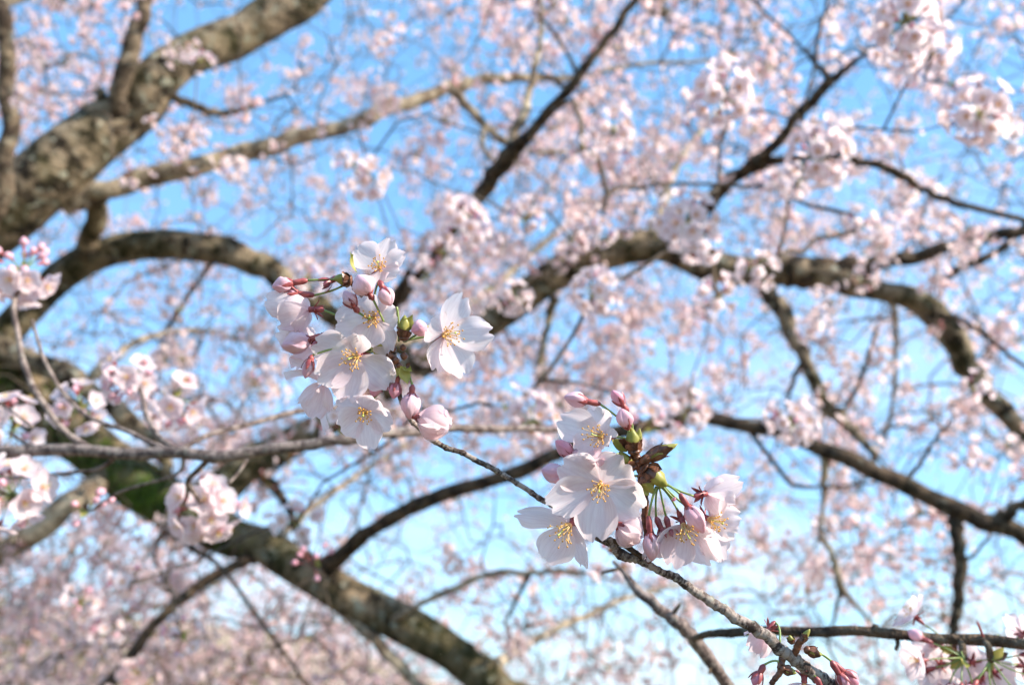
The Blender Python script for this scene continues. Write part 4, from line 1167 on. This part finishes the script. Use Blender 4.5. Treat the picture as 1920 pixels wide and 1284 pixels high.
for _ in range(1800):
    p = P(nrs.uniform(-300, 2220), nrs.uniform(-260, 1500), 2.0 + 4.0 * nrs.uniform())
    if 1.0 < p.z < 7.5: bare.append(tuple(p))
b0_, b1_, h0, h1, _b = grow(NODES, bare, seg=.11, rmin=.0015, rpow=.34, sagup=.16, seed=23)
stuff_obj('twigs', segs_mesh('twigs', b0_, b1_, h0, h1, B_FINE, org), old, 'bare fine twigs crossing through the crown')
stuff_obj('twigs', segs_mesh('twigs', f0, f1, g0, g1, B_FINE, org), old, 'fine twigs high in the far side of the crown')

# nearer clusters, each flower its own piece
NEARC = [  # x, y, depth, flowers, size
    (1352, 175, 1.22, 14, 1.2), (1530, 290, 1.2, 14, 1.15), (1555, 250, 1.45, 5, 1.0), (1700, 40, 1.1, 14, 1.15), (1740, 95, 1.25, 9, 1.1), (1690, 75, 1.2, 7, 1.1), (1835, 215, 1.2, 14, 1.2), (1880, 250, 1.4, 6, 1.0),
    (1285, 415, 1.25, 13, 1.15), (1315, 455, 1.4, 8, 1.05), (1420, 505, 1.55, 9, 1.0), (870, 420, 1.4, 12, 1.15), (900, 450, 1.5, 7, 1.0), (690, 335, 1.5, 11, 1.1), (660, 310, 1.8, 6, 1.0), (985, 410, 1.7, 8, 1.05), (1070, 450, 1.8, 8, 1.0), (1125, 435, 1.9, 6, 1.0),
    (1115, 545, 1.35, 12, 1.1), (1150, 245, 1.5, 11, 1.1), (1345, 555, 1.5, 6, 1.0), (1485, 790, 1.30, 10, 1.0), (1000, 790, 1.2, 14, 1.1), (950, 770, 1.3, 9, 1.0), (1215, 800, 1.2, 6, 1.05), (1290, 775, 1.4, 7, 1.0), (830, 480, 1.6, 7, 1.0), (800, 520, 1.7, 7, 1.0),
    (960, 560, 1.7, 9, 1.0), (1615, 420, 1.8, 7, 1.0), (1090, 280, 1.9, 7, 1.0), (580, 520, 1.8, 7, 1.0), (1640, 60, 1.9, 4, 1.0), (640, 800, 1.2, 6, .95), (560, 975, 1.3, 5, 1.0), (480, 720, 1.8, 8, 1.0), (1500, 330, 1.5, 6, 1.0), (1810, 860, 2.1, 7, 1.0), (1830, 730, 1.9, 8, 1.0),
    (150, 1130, 1.6, 6, 1.0), (200, 1180, 1.8, 6, 1.0), (590, 1055, 1.2, 0, 1.0), (380, 115, 2.2, 4, 1.0), (235, 1095, 1.25, 3, .9), (340, 1190, 1.3, 4, .9), (1150, 1035, 1.0, 4, 1.0), (1450, 350, 1.9, 7, 1), (1205, 60, 2.2, 7, 1), (1060, 40, 2.2, 8, 1)]
rn = random.Random(77)
hubs = [tuple(P(x, y, d)) for x, y, d, n_, s_ in NEARC]
allwood = np.concatenate([np.array(NODES, np.float32), p1[::2]])
q0, q1, s0, s1, _ = grow([tuple(v) for v in allwood], hubs, seg=.06, sagup=.16, rmin=.0013, seed=9)
stuff_obj('twigs', segs_mesh('twigs', q0, q1, s0, s1, B_FINE, org), old, 'thin twigs that hang forward to the nearer flower clusters')
for (x, y, d, n_, s_) in NEARC:
    hub = P(x, y, d)
    kb = MB()
    for k in range(5):
        dv = open_dir(rn, V3(0, 0, .3), -1)
        pm = petal_between(hub, hub + dv * .012, .006, V3(0, .4, 1), cup=.8, nu=3, nv=3, seed=k, notch=-.15)
        kb.add(pm.v, pm.f, k % 2)
    for k in range(rn.randint(2, 5) if n_ else 7):
        dv = open_dir(rn, V3(0, .3, .3), -.2); c = hub + dv * .024
        blob(kb, c, dv, .0105, .0042, 2, 8, 5, tint=.5)
        tube(kb, [hub, hub + dv * .012 + Vector((0, 0, -.001)), c], [.0005, .0005, .0012], 4, 3)
    cl = build(kb, 'blossom_cluster', [M_LEAF, M_SCALE, M_BUD, M_CALYX], old, hub)
    dirs = []
    n_ = int(n_ * 1.6)
    for k in range(n_):
        best = None
        for _ in range(12):
            c = open_dir(rn, V3(0, -.1, .6), -.55)
            s = min([1 - c.dot(dv) for dv in dirs] or [2])
            if best is None or s > best[0]: best = (s, c)
        dv = best[1]; dirs.append(dv)
        link('blossom', rn.choice(BL1), cl, None, Matrix.Translation(dv * rn.uniform(.026, .040) * s_) @ rot_to(dv, rn.uniform(0, 6)) @ Matrix.Scale(s_, 4))

tarr = tips
dist = np.linalg.norm(tarr - np.array(CAM, np.float32), axis=1)
rel = tarr - np.array(CAM, np.float32)
dep = rel @ np.array(FWD, np.float32); px = 960 + FPX * rel[:, 0] / dep; py = 642 - FPX * (rel @ np.array(UP, np.float32)) / dep
inview = (px > 10) & (px < 1910) & (py > 10) & (py < 1274)
cand = np.where(inview)[0]; cand = cand[np.argsort(dist[cand])][:250]
mask = np.ones(len(tarr), bool); mask[cand] = False
for i in cand:
    t = Vector(tarr[i].tolist())
    link('blossom_cluster', rn.choice(NEAR_M), old, None, Matrix.Translation(t - org) @ rot_to(open_dir(rn, Vector((0, 0, 1)), -1), rn.uniform(0, 6)) @ Matrix.Scale(rn.uniform(.95, 1.3), 4))
rest = tarr[mask]
scatter('blossoms', rest, old, org, FAR_T, nrs, 1.0, 1.6)
scatter('blossoms', ftips, old, org, FAR_T[:8], nrs, .95, 1.5, 'small pink blossom on the far side of the crown')

# ---- trees behind
def back_tree(base, crown_c, rx, ry, rz, nt_, label, seed, r0_=.2):
    rs = np.random.RandomState(seed); rr = random.Random(seed)
    b = Vector(base)
    t = thing('cherry_tree', label, 'tree', b, 'blossoming cherry trees behind')
    c = Vector(crown_c)
    mb = MB()
    top = Vector((b.x * .6 + c.x * .4, b.y * .6 + c.y * .4, c.z - rz * .55))
    pts = curve3([b + Vector((0, 0, -.3)), b + Vector((.05, 0, .8)), top], 6)
    tube(mb, pts, [r0_ * (1.25 - .5 * i / (len(pts) - 1)) for i in range(len(pts))], 12, 0, .12, 3)
    build(mb, 'trunk', [B_MOSSY], t)
    nodes = [tuple(p) for p in pts[5:]]
    for k in range(8):
        a = k * 2 * math.pi / 8 + rr.uniform(-.3, .3)
        e = c + Vector((math.cos(a) * rx * .75, math.sin(a) * ry * .75, rr.uniform(-.2, .55) * rz))
        m = (top + e) / 2 + Vector((rr.uniform(-.3, .3), rr.uniform(-.3, .3), rz * .22))
        pp = curve3([top - Vector((0, 0, .15)), m, e], 7)
        mb = MB(); tube(mb, pp, [r0_ * .5 * (1 - .82 * i / (len(pp) - 1)) for i in range(len(pp))], 8, 0, .12, 4)
        build(mb, 'limb', [B_DARK if k % 2 else B_PALE], t); nodes += [tuple(p) for p in pp]
    tg = []
    while len(tg) < nt_:
        v = rs.uniform(-1, 1, 3); q = np.linalg.norm(v)
        if q > 1 or rs.uniform() > .25 + q: continue
        if noise.noise(Vector((v[0] * 2.3 + seed, v[1] * 2.3, v[2] * 2.3))) < .28 * q - .25: continue
        v = v * (1 + .35 * noise.noise(Vector((v[0] * 3 + seed, v[1] * 3, v[2] * 3 + 9))))
        p = (c.x + v[0] * rx, c.y + v[1] * ry, max(.5, c.z + v[2] * rz)); tg.append(p)
    p0, p1, r0, r1, tp_ = grow(nodes, tg, seg=.2, seed=seed, rmin=.0022)
    o = link('twigs', segs_mesh('twigs', p0, p1, r0, r1, B_FINE, b), t, b); o['kind'] = 'stuff'
    scatter('blossoms', tp_, t, b, FAR_T, rs, 1.3, 2.3)
    return t
def gp(x, y, d):
    p = P(x, y, d); return p
c1 = gp(60, 1200, 9.5); back_tree((c1.x - .3, c1.y + .2, 0), (c1.x, c1.y, c1.z + .1), 2.6, 2.2, 1.5, 1700, 'dense pink cherry tree filling the lower left corner behind the old tree', 41)
c2 = gp(420, 1260, 12); back_tree((c2.x, c2.y, 0), (c2.x, c2.y, c2.z + .1), 2.6, 2.2, 1.5, 1400, 'pale pink cherry tree low behind the forked dark twig at the lower left', 43)
c3 = gp(-330, 1000, 13); back_tree((c3.x, c3.y, 0), (c3.x, c3.y, c3.z - .3), 3.2, 2.6, 2.3, 1300, 'tall cherry tree behind the trunk at the left edge of the picture', 44)
c4 = gp(760, 1330, 16); back_tree((c4.x, c4.y, 0), (c4.x, c4.y, c4.z + .1), 3.0, 2.6, 1.6, 1500, 'small distant cherry tree whose top shows under the lowest mossy limb', 45)
